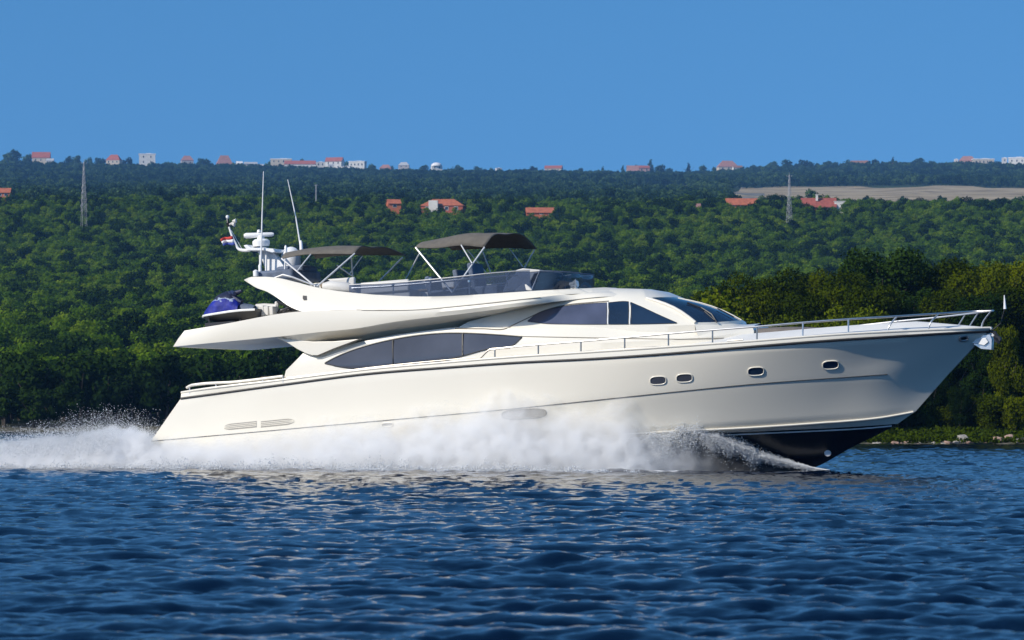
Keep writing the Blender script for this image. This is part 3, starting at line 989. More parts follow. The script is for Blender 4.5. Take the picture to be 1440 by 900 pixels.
house(380, 411, 223.5, 237, R_ + 10, 'cream', 'white', "beige flat roofed block left of the long red roofed building", 'flat', wins=4, storeys=2)
house(400, 444, 226, 239, R_ - 8, 'white', 'red', "long low white building with a red roof on the ridge", roof_frac=.4, wins=7, rot=.03)
house(443, 457, 228, 235, R_ + 6, 'white', 'white', "low white annex right of the long red roofed building", 'flat', wins=2)
house(458, 483, 221.5, 238, R_, 'white', 'red', "white two storey house with red roof in the ridge centre", roof_frac=.35, wins=3, storeys=2)
house(460, 469, 231.5, 238.5, R_ - 30, 'white', 'white', "white cube in front of the two storey ridge house", 'flat', wins=1)
house(491, 515, 227, 236.5, R_, 'white', 'white', "wide white flat house with small windows on the ridge", 'flat', wins=4)
house(479, 494, 234, 241.5, R_ - 35, 'white', 'grey', "small white house below the wide flat one", 'flat', wins=2)
house(534, 551, 231.5, 240.5, R_, 'pink', 'pink', "small pink roofed house half hidden in ridge trees", 'hip', roof_frac=.6, wins=2)
house(560, 576, 228, 236, R_ + 6, 'grey', 'grey', "pale grey roofed house in ridge trees over the aft canopy", 'hip', roof_frac=.6, wins=2)
house(606, 622, 228.5, 238.5, R_, 'white', 'white', "white domed building on the ridge above the big brick house", 'dome', roof_frac=.5, wins=2, depth=8)
house(697, 705, 236.5, 240, R_, 'white', 'white', "tiny white hut alone on the middle ridge", 'flat', wins=1)
house(766, 791, 233, 243, R_, 'cream', 'red', "cream and red house sunk in trees on the middle ridge", wins=3)
house(881, 898, 233, 248, R_, 'white', 'pink', "white house with pink roof left half of the cypress pair", roof_frac=.5, wins=2)
house(896, 913, 233, 242, R_ + 8, 'pink', 'red', "red house joined right of the white cypress house", wins=2)
house(1008, 1038, 226, 240, R_, 'cream', 'pink', "big pink hipped roof house where the ridge starts climbing", 'hip', roof_frac=.65)
house(1030, 1044, 233, 240.5, R_ - 12, 'white', 'brown', "little cream annex right of the big pink hipped roof", wins=1)
house(1196, 1221, 226, 236, R_, 'cream', 'brown', "brown roofed upper house on the right ridge", wins=3, roof_frac=.5)
house(1203, 1221, 235, 245, R_ - 45, 'cream', 'red', "cream house below the brown roofed one", wins=2, roof_frac=.4)
house(1246, 1283, 229.5, 241, R_, 'cream', 'red', "red roofed long house with pale walls on the right ridge", wins=5, roof_frac=.5)
house(1258, 1281, 239, 247, R_ - 40, 'grey', 'brown', "grey stone house below the red roofed long one", wins=3)
house(1232, 1244, 245, 255, R_ - 110, 'white', 'white', "white hut low on the slope under the ridge houses", wins=1)
house(1176, 1186, 237, 243, R_ - 60, 'white', 'white', "small white hut left of the brown roofed house", 'flat', wins=1)
house(1348, 1373, 219.5, 237, R_, 'pink', 'pink', "tall pinkish brown house on the far right ridge", 'hip', roof_frac=.4, wins=2, storeys=2)
house(1367, 1398, 223.5, 239, R_ - 10, 'cream', 'white', "yellowish white terrace house on the far right ridge", 'flat', wins=5, storeys=2)
house(1342, 1347, 224, 232, R_ + 5, 'white', 'white', "narrow white turret left of the tall pinkish house", 'flat', wins=1)
house(1409, 1416, 222, 235, R_, 'white', 'white', "narrow white house by the right picture edge", 'flat', wins=1, storeys=2)
house(1418, 1443, 221.5, 239, R_, 'white', 'white', "white block cut off by the right picture edge", 'flat', wins=3, storeys=2)
house(1438, 1462, 223, 240, R_ + 8, 'cream', 'red', "cream house just beyond the right picture edge", wins=3)
# houses on the first crest
C_ = 1322
house(-14, 16, 265, 278, 1450, 'orange', 'orange', "orange red house cut off by the left picture edge", roof_frac=.5, wins=3)
house(544, 563, 281, 294, C_, 'orange', 'orange', "small orange roofed house behind dark trees", roof_frac=.45, wins=1)
big = house(592, 655, 280, 299, C_, 'brick', 'orange', "large orange roofed brick house above the flybridge canopies", 'hip', roof_frac=.55, wins=4, rot=-.1)
mb = MB(); mb.box((-3.2, -6.2, 3.2), (3.6, 2.2, 4.6)); mb.build('porch', WM['white'], big, smooth=0)
house(739, 783, 292.5, 303, C_ - 40, 'orange', 'orange', "long low orange roof in the trees above the front canopy", roof_frac=.7, wins=3, rot=.02)
house(1020, 1065, 279.5, 293, C_ + 10, 'orange', 'orange', "long orange roof left of the right pylon", roof_frac=.7, wins=3, rot=.02)
house(974, 991, 287, 300, C_ - 10, 'grey', 'pink', "small pale ruined house left of the long orange roof", wins=1)
rh = house(1126, 1176, 279, 300, C_, 'brick', 'rust', "dark red roofed house with a white chimney beside the pylon", roof_frac=.62, wins=3, chimney=True, rot=-.06)
mb = MB(); mb.box((8.2, -1.2, 2.0), (4.2, 5, 5.2)); mb.box((8.2, -1.2, 4.7), (4.6, 5.4, 0.25)); mb.build('annex', WM['white'], rh, smooth=0)


pmid = pm_[rng.random(len(pm_)) > np.clip((pm_[:, 1] - 1350) / 900, .05, 1)]
pmid = np.concatenate([pmid[clear_of_fields(pmid)], np.array(FRONT2)])
gn_forest("woodland", pmid, crown_proto('woodland_tree') + crown_proto('evergreen_tree')[:1], (.65, 1.3), 'green woodland thinning out beyond the first crest', 'woodland', len(FRONT2))
pf = np.concatenate([pf[clear_of_fields(pf)], np.array(FRONT)])
gn_forest("far_scrub", pf, crown_proto('ridge_tree'), (.45, 1.15), 'blue green scrub covering the far hillside under the skyline', 'scrubland')


# ------------------------------------------------------------------ pylons
def pylon(px, ytop, ybase, Y, wbase, label, arms=True):
    s = Y / F
    h = (ybase - ytop) * s
    x = (px - 720) * s
    zb = CAMH - (ybase - HOR) * s
    root = empty('lattice_pylon', (x, Y, zb), (0, 0, 0.5))
    tag(root, label, 'pylon')
    zg = min(0, float(terrain_z(x, Y)) - zb) - 0.3
    hw = lambda z: wbase / 2 * (1 - 0.86 * max(0, z) / h)
    mb = MB()
    rr = 0.06
    for sx, sy in ((-1, -1), (1, -1), (1, 1), (-1, 1)):
        mb.tube([(sx * hw(0), sy * hw(0), zg), (sx * hw(h), sy * hw(h), h)], rr, 5)
    mb.build('leg_frame', M['pylon'], root)
    bb = MB()
    n = 9
    zs = [h * (1 - (1 - i / n) ** 1.15) for i in range(n + 1)]
    for i in range(n):
        z0, z1 = zs[i], zs[i + 1]
        c0 = [(-hw(z0), -hw(z0)), (hw(z0), -hw(z0)), (hw(z0), hw(z0)), (-hw(z0), hw(z0))]
        c1 = [(-hw(z1), -hw(z1)), (hw(z1), -hw(z1)), (hw(z1), hw(z1)), (-hw(z1), hw(z1))]
        for k in range(4):
            bb.tube([(*c0[k], z0), (*c1[(k + 1) % 4], z1)], rr * .55, 4)
            bb.tube([(*c0[(k + 1) % 4], z0), (*c1[k], z1)], rr * .55, 4)
            bb.tube([(*c1[k], z1), (*c1[(k + 1) % 4], z1)], rr * .5, 4)
    bb.build('bracing', M['pylon'], root)
    if arms:
        ab = MB(); ab.tube([(-1.1, 0, h * .97), (1.1, 0, h * .97)], 0.08, 5); ab.tube([(0, 0, h), (0, 0, h + 1.0)], 0.05, 5)
        ab.lathe((-1.0, 0, h * .97), [(0.02, 0), (0.1, 0.05), (0.1, 0.4), (0.02, 0.45)], 8); ab.lathe((1.0, 0, h * .97), [(0.02, 0), (0.1, 0.05), (0.1, 0.4), (0.02, 0.45)], 8)
        ab.build('crossarm', M['pylon'], root)


pylon(118, 228, 298, 1180, 2.0, "tall tapering steel lattice pylon on the left hillside")
pylon(1110, 246, 318, 1180, 1.9, "steel lattice pylon on the right below the tan field", arms=True)
pl = empty('utility_pole', W(444.5, 282, 1330)); tag(pl, "short pale utility pole between the antennas and the aft canopy", 'pole')
mb = MB(); mb.tube([(0, 0, -3), (0, 0, 6.4)], [.24, .17], 8); mb.build('shaft', M['pylon'], pl)
mb = MB(); mb.box((0, 0, 6.1), (1.6, .14, .14)); mb.build('crossarm', M['pylon'], pl)

# ------------------------------------------------------------------ rocks on the right shore
def rock_mesh(seed, mat):
    r = random.Random(seed)
    bm = bmesh.new()
    bmesh.ops.create_icosphere(bm, subdivisions=3, radius=1)
    ph = [r.uniform(0, 6) for _ in range(6)]
    pl_ = [(Vector((r.gauss(0, 1), r.gauss(0, 1), r.gauss(0, 1))).normalized(), r.uniform(.55, .85)) for _ in range(9)]
    for v in bm.verts:
        for n_, d in pl_:
            k = v.co.dot(n_) - d
            if k > 0: v.co -= n_ * k
        v.co *= 1 + 0.06 * math.sin(v.co.x * 5 + ph[0]) * math.sin(v.co.y * 6 + ph[1]) + 0.04 * math.sin(v.co.z * 11 + ph[2])
    me = bpy.data.meshes.new("rock"); bm.to_mesh(me); bm.free()
    me.materials.append(mat)
    return me


RKM = [rock_mesh(i, M['stone'] if i % 3 else M['stone_pink']) for i in range(6)]


def rock(px, py, Y, w, h, k, label, group="rocks along the right shore"):
    p = W(px, py, Y)
    o = bpy.data.objects.new("shore_rock", RKM[k]); COL.objects.link(o)
    o.location = (p.x, p.y, p.z); o.scale = (w / 2, w * .45, h / 2); o.rotation_euler = (random.uniform(-.3, .3), random.uniform(-.3, .3), random.uniform(0, 6))
    tag(o, label, 'rock', group)


rock(1355, 618, 190.3, .95, .75, 1, "largest pale boulder at the waterline right of the stem")
rock(1347, 623, 189.8, .5, .35, 2, "pale stone leaning on the largest boulder's left foot")
rock(1363, 622, 189.7, .45, .32, 4, "pale stone against the largest boulder's right foot")
rock(1406, 620, 190.2, 1.0, .5, 0, "long rusty rock near the right edge of the shore")
rock(1421, 618, 190.6, .8, .6, 3, "rusty rock with a flat top at the right edge")
rock(1436, 620, 190.1, .8, .5, 1, "pale rock cut off by the right picture edge")
for i in range(46):
    px = random.choice([random.uniform(1225, 1340), random.uniform(1225, 1460), random.uniform(1290, 1460)])
    s_ = random.uniform(.14, .42)
    rock(px, 624.6 + random.uniform(-1.6, .5), 189.6 + random.uniform(-.3, .7), s_ * 1.5, s_ * .7, random.randrange(6), "small stone in the row along the foot of the bank")


# ------------------------------------------------------------------ the yacht
M['sunpad'] = pbr('taupe_sunpad', (0.15, 0.13, 0.115), 0.8, var=.15, vscale=4)
ROT = Matrix.Rotation(-YAW, 3, 'Z') @ Matrix.Rotation(-PITCH, 3, 'Y')
RTI = ROT.transposed()
yacht = empty('motor_yacht', ORG, (0, -PITCH, -YAW))
tag(yacht, "long cream white motor yacht racing right with two canvas tops on its upper deck", 'yacht')


def B(px, py, v):
    """yacht coordinates (forward, port, up) of what the photograph shows at (px, py), v metres towards the viewer from the centre line"""
    d = RTI @ Vector(((px - 720) / F, 1, -(py - HOR) / F))
    c = RTI @ (Vector((0, 0, CAMH)) - ORG)
    t = (-v - c.y) / d.y
    return c + d * t


def Bp(p):
    return B(p[0], p[1], p[2])


US, UB = B(254, 559, 2.7).x, B(1393, 462, 0.0).x
LEN = UB - US


def plan(ss, vv):
    D = spline([(a, b, 0) for a, b in zip(ss, vv)], 400)
    return lambda u: float(np.interp((u - US) / LEN, D[:, 0], D[:, 1]))


V_SHEER = plan([-.1, 0, .15, .4, .58, .70, .80, .88, .94, .98, 1.0], [2.72, 2.75, 2.9, 3.0, 2.95, 2.76, 2.38, 1.78, 1.08, .46, .14])
V_KNUCK = plan([-.1, 0, .15, .4, .55, .67, .77, .85, .90, .935, .96], [2.74, 2.76, 2.9, 2.94, 2.78, 2.42, 1.92, 1.31, .85, .38, .03])
V_CHINE = plan([-.1, 0, .2, .4, .55, .67, .77, .84, .88, .915], [2.55, 2.56, 2.6, 2.55, 2.3, 1.8, 1.15, .6, .3, .03])
V_BOOT = plan([-.1, 0, .2, .4, .55, .67, .77, .84, .895], [2.4, 2.42, 2.45, 2.35, 2.0, 1.45, .85, .38, .02])


def Bf(px, py, fv, dv=0.0):
    v = 2.0
    for _ in range(8):
        v = fv(B(px, py, v).x) + dv
    return B(px, py, v)


def pline(pts, n, fv=None, dv=0.0):
    P = []
    for p in pts:
        if len(p) == 3: P.append(tuple(Bp(p)))
        else: P.append(tuple(Bf(p[0], p[1], fv, dv)))
    return spline(P, n)


NH = 90
RUB = [(254, 560.5), (269, 558), (398, 541.5), (520, 526.5), (627, 525 - 9), (720, 509.5), (755, 512 - 5.5), (830, 501.5), (900, 497), (965, 492), (1065, 485), (1140, 479.5), (1190, 476.5), (1248, 473.5), (1350, 467.5), (1392, 466)]
RUB = [(254, 560.5), (269, 558.5), (398, 541), (520, 525.5), (627, 517), (720, 510.5), (830, 505), (900, 500.5), (965, 495.5), (1065, 487), (1140, 481), (1190, 477.5), (1248, 474), (1350, 468), (1390, 466, 0.12)]
GUN = [(255, 552, 2.70), (270, 549.5), (398, 534), (520, 519), (627, 509.5), (720, 502), (830, 495), (900, 490.5), (965, 486), (1065, 479), (1140, 473), (1190, 469.5), (1248, 466.5), (1350, 462.5), (1392, 461, 0.13)]
KNU = [(212, 620.5), (286, 614), (326, 610.5), (460, 598.5), (550, 590.5), (705, 576.5), (860, 560.5), (950, 551), (1050, 541), (1190, 530.5), (1248, 526.5), (1332, 528, 0.02)]
CHI = [(207, 655), (460, 640), (700, 622), (860, 612), (960, 607), (1050, 601.5), (1098, 598.5), (1170, 593), (1240, 586), (1288, 578, 0.02)]
BOO = [(207, 664), (460, 652), (700, 634), (860, 620), (960, 611.5), (1080, 606), (1160, 602.5), (1220, 599), (1262, 596, 0.02)]
gun = pline(GUN, NH, V_SHEER)
rub = pline(RUB, NH, V_SHEER, 0.03)
knu = pline(KNU, NH, V_KNUCK)
chi = pline(CHI, NH, V_CHINE)
boo = pline(BOO, NH, V_BOOT)
keel = spline([tuple(Bp(p)) for p in [(265, 700, 0), (700, 694, 0), (1000, 678, 0), (1080, 669, 0), (1140, 659.5, 0), (1200, 628, 0), (1240, 608.5, 0), (1262, 596.5, 0.0)]], NH)

# flare between knuckle and rub rail, and below the knuckle: concave towards the bow
def between(a, b, k, hollow):
    rows = []
    n = len(a)
    for i in range(1, k):
        t = i / k
        r = a * (1 - t) + b * t
        bulge = np.array([hollow(j / (n - 1)) for j in range(n)]) * math.sin(math.pi * t)
        r[:, 1] += bulge           # towards the centre line on the near side (near side is -y)
        r[:, 1] = np.minimum(r[:, 1], -0.004)
        rows.append(r)
    return rows


hol = lambda s: 0.03 * max(0, (s - .45) / .55) * max(0, min(1, (1 - s) / .12))
hol2 = lambda s: 0.05 * max(0, (s - .45) / .55) * max(0, min(1, (1 - s) / .12)) - 0.05 * (1 - s)
rows = [gun, rub] + between(rub, knu, 5, hol) + [knu] + between(knu, chi, 5, hol2) + [chi, boo]
H = MB()
H.mgrid(np.array(rows))
st = [r[0] for r in rows]
H.grid([[p for p in st], [(p[0] - 0.25 * math.sin(math.pi * i / len(st)), 0, p[2]) for i, p in enumerate(st)], [(p[0], -p[1], p[2]) for p in st]])
hull = H.build('hull', [M['gel'], M['seam']], yacht, smooth=50, weld=0.012)
hb = MB()
hb.mgrid(np.array([boo] + between(boo, keel, 4, lambda s: 0.05) + [keel]))
hullb = hb.build('hull_bottom', M['bottom'], yacht, smooth=50, weld=0.012)


def bvh_of(*objs):
    vv, ff = [], []
    for o in objs:
        n = len(vv)
        vv += [v.co.copy() for v in o.data.vertices]
        ff += [[i + n for i in p.vertices] for p in o.data.polygons]
    return BVHTree.FromPolygons(vv, ff)


CL = RTI @ (Vector((0, 0, CAMH)) - ORG)


def on(bvh, px, py, off=0.012, fallback=2.5):
    d = (RTI @ Vector(((px - 720) / F, 1, -(py - HOR) / F))).normalized()
    h, n, i, dist = bvh.ray_cast(CL, d)
    if h is None:
        return B(px, py, fallback)
    if n.dot(d) > 0: n = -n
    return h + n * off


BH = bvh_of(hull)
BHB = bvh_of(hullb)


def strip(name, bvh, pts, r, mat, parent, n=60, off=0.004, nn=6):
    P = spline([(p[0], p[1], 0) for p in pts], n)
    mb = MB(); mb.tube([on(bvh, p[0], p[1], off) for p in P], r, nn)
    return mb.build(name, mat, parent, weld=0)


rr_ = MB(); rr_.tube(list(rub), 0.036, 8); rr_.tube([(p[0], -p[1], p[2]) for p in rub], 0.036, 8)
rr_.build('rub_rail', M['rubber'], hull, weld=0)
strip('knuckle_seam', BH, [p[:2] for p in KNU[:-1]], 0.012, M['seam'], hull, 80)
strip('spray_rail', BH, [(850, 612.5), (940, 606.5), (1050, 601.2), (1098, 598.2), (1170, 593), (1240, 586.5), (1284, 579)], 0.028, M['gel'], hull, 40, 0.02)
strip('boot_stripe', BHB, [(965, 614), (1080, 609), (1164, 605.2), (1220, 602), (1254, 599)], 0.02, M['bottom_stripe'], hullb, 40, 0.006)
mb = MB(); p0 = on(BHB, 1164, 637, 0.01); mb.lathe(p0, [(0.0, .02), (.09, .02), (.10, 0)], 14, axis=Vector((0.3, -1, -.3)).normalized()); mb.build('through_hull_fitting', M['bottom_stripe'], hullb)


def oval_pts(cx, cy, w, h, n=28, slope=0.0, e=3.0):
    out = []
    for i in range(n):
        a = 2 * math.pi * i / n
        c, s_ = math.cos(a), math.sin(a)
        x = math.copysign(abs(c) ** (2 / e), c) * w / 2
        y = math.copysign(abs(s_) ** (2 / e), s_) * h / 2
        out.append((cx + x, cy + y + slope * x))
    return out


def oval_window(name, bvh, cx, cy, w, h, slope, mat_glass, mat_rim, parent, rim=0.035, inset=-0.05):
    P = oval_pts(cx, cy, w, h, slope=slope)
    g = MB()
    n = len(P)
    outer = [on(bvh, *p, 0.006) for p in P]
    c = on(bvh, cx, cy, 0.006)
    g.add([c] + outer, [[0, i + 1, (i + 1) % n + 1] for i in range(n)])
    o = g.build(name, mat_glass, parent, weld=0)
    r = MB(); r.tube([on(bvh, *p, 0.012) for p in P + P[:2]], rim, 8, caps=False)
    r.build('rim', mat_rim, o, weld=0)
    return o


for cx, cy in ((925.5, 535), (962.5, 531.5), (1063, 522), (1168, 513)):
    oval_window('porthole', BH, cx, cy, 22.5, 11.5, -0.06, M['glass_dark'] if cx > 1000 else M['glass_saloon'], M['gel'], hull, 0.015)
for (xa, xb, yc) in ((315, 361, 598.8), (367, 413.5, 594.6)):
    sl = -0.10
    P = []
    n = 12
    g = MB()
    top, bot = [], []
    for i in range(n + 1):
        x = xa + (xb - xa) * i / n
        t = (x - (xa + xb) / 2)
        end = 1.0
        if xa < 330 and i < 3: end = [.35, .75, .95][i]
        if xb > 400 and i > n - 3: end = [.95, .75, .35][i - (n - 2)]
        top.append(on(BH, x, yc + sl * t - 4.4 * end, 0.006)); bot.append(on(BH, x, yc + sl * t + 4.4 * end, 0.006))
    g.grid([[tuple(p) for p in top], [tuple(p) for p in bot]])
    o = g.build('engine_vent', M['vent'], hull, weld=0)
    l = MB()
    for k in range(1, 4):
        l.tube([tuple(a * (1 - k / 4) + b * (k / 4)) for a, b in zip(map(Vector, top), map(Vector, bot))], 0.012, 5)
    l.build('louver', M['gel'], o, weld=0)
ex = oval_window('exhaust_outlet', BH, 737, 582, 62, 13, -0.05, M['vent'], M['crease_and_rim'], hull, 0.02)
oval_window('drain_outlet', BH, 545, 597, 16, 5, -0.05, M['vent'], M['gel'], hull, 0.015)
oval_window('fairlead', BH, 1355, 475.5, 11, 6.5, -.1, M['blackp'], M['steel'], hull, 0.03)

# deck between the gunwales
dk = MB()
dn = gun.copy(); dn[:, 2] -= 0.06; dn[:, 1] = np.minimum(dn[:, 1] + 0.10, -0.01)
mid = dn.copy(); mid[:, 1] = 0; mid[:, 2] += 0.07 + 0.30 * np.clip((np.linspace(0, 1, NH) - .55) / .15, 0, 1) * np.clip((1 - np.linspace(0, 1, NH)) / .1, 0, 1)
half = dn * 0.5 + mid * 0.5; half[:, 2] += 0.02 + 0.13 * np.clip((np.linspace(0, 1, NH) - .55) / .15, 0, 1) * np.clip((1 - np.linspace(0, 1, NH)) / .1, 0, 1)
dk.mgrid(np.array([gun, dn, half, mid]))
deck = dk.build('deck', M['gel_matte'], yacht, smooth=30, weld=0.01)
mb = MB(); mb.tube(list(gun), 0.035, 8); mb.tube([(p[0], -p[1], p[2]) for p in gun], 0.035, 8); mb.build('gunwale_cap', M['gel'], hull, weld=0)

# cockpit cap rail on short stanchions
CAP = pline([(263, 549.5, 2.72), (268, 546.5), (277, 545), (330, 541.5), (398, 533.5)], 30, V_SHEER)
CAP[:, 2] += 0.0
cr = MB()
cr.tube([(p[0], p[1], p[2] + 0.09) for p in CAP], 0.045, 8)
cro = cr.build('cockpit_rail', M['gel'], yacht, weld=0)
cr = MB(); cr.tube([(p[0], -p[1], p[2] + 0.09) for p in CAP], 0.045, 8)
crf = cr.build('cockpit_rail', M['gel'], yacht, weld=0)
for i in (1, 9, 16, 23, 29):
    for sg in (1, -1):
        mb = MB(); mb.tube([(CAP[i][0], sg * CAP[i][1], CAP[i][2] - .15), (CAP[i][0], sg * CAP[i][1], CAP[i][2] + .08)], 0.022, 6); mb.build('stanchion', M['steel'], cro if sg > 0 else crf, weld=0)
# cockpit sofa and table seen over the bulwark
mb = MB(); c = B(383, 531, 0.2); mb.box((c.x, 0, c.z - .33), (.6, 2.4, .5)); mb.box((c.x + .15, 0, c.z - .04), (.22, 2.4, .14)); mb.build('cockpit_sofa', M['teak'], yacht, bevel=0.04)

# ---- saloon house
V_SAL = lambda u: float(np.interp((u - US) / LEN, [0, .1, .3, .5, .62, .72], [2.66, 2.7, 2.66, 2.5, 2.1, 1.45]))
V_SALT = lambda u: float(np.interp((u - US) / LEN, [0, .1, .3, .5, .62, .72], [2.62, 2.6, 2.5, 2.25, 1.8, 1.15]))
NS = 70
s0 = pline([(398, 538), (500, 524), (600, 514), (700, 506), (830, 498), (950, 489), (1003, 482), (1060, 473, 1.15)], NS, V_SAL)
s1 = pline([(402, 521), (490, 512), (600, 501), (700, 489), (830, 483), (950, 477), (1003, 473), (1060, 465, 1.05)], NS, V_SAL, 0.02)
s2 = pline([(427, 496), (470, 489), (540, 474), (590, 466.5), (637, 461), (712, 461), (790, 460.5), (880, 461), (960, 461), (1000, 462), (1058, 459.5, .95)], NS, V_SALT)
s3 = s2.copy(); s3[:, 1] += 0.35; s3[:, 2] += 0.06; s3[:, 1] = np.minimum(s3[:, 1], -.01)
s4 = s3.copy(); s4[:, 1] = 0; s4[:, 2] += 0.06
sa = MB()
sa.mgrid(np.array([s0, s1, s2, s3, s4]))
for e in (0, -1):
    A = [r[e] for r in (s0, s1, s2, s3)]
    sa.grid([[tuple(p) for p in A], [(p[0], -p[1], p[2]) for p in A]])
sal = sa.build('saloon_house', M['gel'], yacht, smooth=35, weld=0.006)
# foredeck sunpad and trunk
tr0 = pline([(1064, 464.0, 1.0), (1085, 462.6, 1.0), (1122, 462.6, .9), (1156, 464.5, .7)], 14)
mb = MB()
tA = tr0.copy(); tA[:, 2] -= .3
tB = tr0.copy()
tC = tr0.copy(); tC[:, 1] = np.minimum(tC[:, 1] + .12, -.01); tC[:, 2] += 0.05
tD = tC.copy(); tD[:, 1] = 0; tD[:, 2] += 0.03
mb.mgrid(np.array([tA, tB, tC, tD])); A = [r[-1] for r in (tA, tB, tC)]; mb.grid([[tuple(p) for p in A], [(p[0], -p[1], p[2]) for p in A]])
mb.build('foredeck_sunpad', M['sunpad'], yacht, smooth=35, weld=0.006)

# ---- pilothouse
NP = 44
p0 = pline([(640, 462.5, 2.32), (745, 460.5, 2.2), (850, 460, 2.08), (920, 459, 1.95), (977, 456.5, 1.72)], NP)
pm = pline([(660, 452, 2.25), (745, 444, 2.08), (850, 437, 1.92), (905, 434, 1.80), (941, 437.5, 1.66)], NP)
p1 = pline([(690, 444, 2.15), (745, 430, 1.95), (800, 421.5, 1.78), (850, 417.5, 1.68), (905, 418.5, 1.52)], NP)
p2 = pline([(690, 425, 1.95), (745, 412, 1.6), (800, 406.5, 1.3), (850, 405.2, 1.1), (902, 406.5, .95)], NP)
p3 = p2.copy(); p3[:, 1] = 0; p3[:, 2] += 0.03
pb_ = p0.copy(); pb_[:, 2] -= .3; pb_[:, 1] += .05
mb = MB(); mb.mgrid(np.array([pb_, p0, pm, p1, p2, p3]))
# brow over the windshield: from the corner towards the middle
q1 = pline([(905, 418.5, 1.52), (925, 418, 1.25), (943, 417.6, .7), (953, 418.4, 0.0)], 16)
q2 = pline([(902, 406.5, .95), (918, 408.2, .75), (930, 410, .4), (938, 411.5, 0.0)], 16)
mb.mgrid(np.array([q1, q2]))
mb.mgrid(np.array([q2, np.linspace(p2[-1], p3[-1], 16)]))
b1 = pline([(977, 456.5, 1.72), (1003, 456.5, 1.35), (1030, 455.0, .75), (1044, 454.0, 0.0)], 16)
b0 = pline([(981, 472, 1.80), (1018, 472, 1.45), (1052, 470, .8), (1066, 467, 0.0)], 16)
mb.mgrid(np.array([b0, b1]))
pil = mb.build('pilothouse', M['gel'], yacht, smooth=32, weld=0.006)
wsA = pline([(909, 419.5, 1.50), (926, 418.8, 1.22), (944, 418.6, .69), (953.5, 419.4, 0.0)], 16)
wsB = pline([(977.5, 453.5, 1.70), (1003, 453, 1.33), (1029, 451.5, .74), (1042.5, 450.3, 0.0)], 16)
mb = MB()
R5 = [wsA * (1 - t) + wsB * t + np.array([0.09, 0, 0.07]) * math.sin(math.pi * t) for t in np.linspace(0, 1, 7)]
mb.mgrid(np.array(R5))
# ledges that close glass to brow and coaming
mb2 = MB(); mb2.mgrid(np.array([q1, wsA])); mb2.mgrid(np.array([wsB, b1])); mb2.mgrid(np.array([spline([p1[-1], pm[-1], p0[-1]], 7), np.array([r[0] for r in R5])]))
ws = mb.build('windshield', M['glass_dark'], yacht, smooth=50, weld=0.004)
mb2.build('windshield_frame', M['gel'], ws, smooth=30)
# A pillar
mb = MB()
for sg in (1, -1):
    P = [R5[i][0] for i in range(7)]
    mb.tube([(p[0], sg * p[1], p[2]) for p in P], 0.05, 8)
    P = [r[-1] for r in R5]
mb.tube([tuple(p + np.array([0.005, 0, 0.005])) for p in P], 0.02, 6)
mb.build('pillar', M['gel'], ws, weld=0)
BW_ = bvh_of(ws)
mb = MB()
mb.tube([on(BW_, 1008, 453, .05, 1.3), on(BW_, 1000, 444, .05), on(BW_, 985, 434.5, .05)], 0.022, 6)
mb.tube([on(BW_, 966, 427.5, .04), on(BW_, 985, 434.5, .04), on(BW_, 998, 442, .04)], 0.03, 6)
mb.tube([on(BW_, 1004, 452, .05), on(BW_, 990, 440, .05)], 0.014, 6)
mb.build('wiper', M['blackp'], ws, weld=0)
mb = MB(); mb.tube([on(BW_, 1031, 448, .05, 0), on(BW_, 1020, 442, .05, 0), on(BW_, 1008, 436, .05, .3)], 0.02, 6); mb.build('wiper', M['blackp'], ws, weld=0)

# ---- upper deck: fascia, coaming and underside
NF = 80
V_FB = lambda u: float(np.interp((u - US) / LEN, [0, .1, .3, .45, .55, .62], [2.9, 2.95, 2.95, 2.75, 2.25, 1.75]))
fb = pline([(243.5, 487.5, 2.88), (300, 482), (390, 473.5), (450, 467), (510, 460.5), (540, 455), (665, 439.5), (747, 428.5), (802, 421.8, 1.86), (850, 417.2, 1.71), (890, 417.2, 1.42)], NF, V_FB)
ft = pline([(259.5, 465, 2.82), (310, 456.5), (422, 438), (470, 436.5), (540, 436), (590, 434.5), (640, 430.5), (700, 424.5), (747, 419.5), (802, 413.5, 1.74), (850, 410.0, 1.40), (890, 410.5, .95)], NF, V_FB, 0.02)
fm_ = (fb + ft) / 2; fm_[:, 1] -= 0.045
fdk = ft.copy(); fdk[:, 1] += .25; fdk[:, 2] += 0.01
fdc = fdk.copy(); fdc[:, 1] = 0; fdc[:, 2] += 0.04
ul = pline([(262, 488.2, 2.3), (320, 482.5, 2.2), (400, 484, 2.1), (427, 490, 2.3), (470, 484, 2.4), (507, 478, 2.42), (540, 473, 2.42), (637, 459.5, 2.30), (690, 446, 2.18), (745, 431.5, 1.97), (800, 422.3, 1.80), (850, 417.2, 1.70)], NF)
ul2 = ul.copy(); ul2[:, 1] = 0; ul2[:, 2] -= 0.02
ulow = pline([(243.5, 487.5, 2.88), (300, 483.0, 2.6), (400, 474.8, 2.55), (427, 490, 2.45), (470, 484, 2.2), (507, 478, 2.15), (540, 473, 2.12), (637, 459.5, 2.0), (690, 446, 1.95), (745, 431.5, 1.80), (800, 422.3, 1.70), (850, 417.6, 1.6), (890, 418, 1.3)], NF)
mb = MB()
mb.mgrid(np.array([fb, fm_, ft, fdk, fdc]))
mb.mgrid(np.array([fb, ulow]))
und = ulow.copy(); und[:, 1] = 0
mb.mgrid(np.array([ulow, und]))
A = [r[0] for r in (fb, fm_, ft, fdk)]
mb.grid([[tuple(p) for p in A], [(p[0] - .12, p[1] * .5, p[2]) for p in A], [(p[0] - .15, 0, p[2]) for p in A], [(p[0] - .12, -p[1] * .5, p[2]) for p in A], [(p[0], -p[1], p[2]) for p in A]])
fly = mb.build('upper_deck', M['gel'], yacht, smooth=38, weld=0.006)

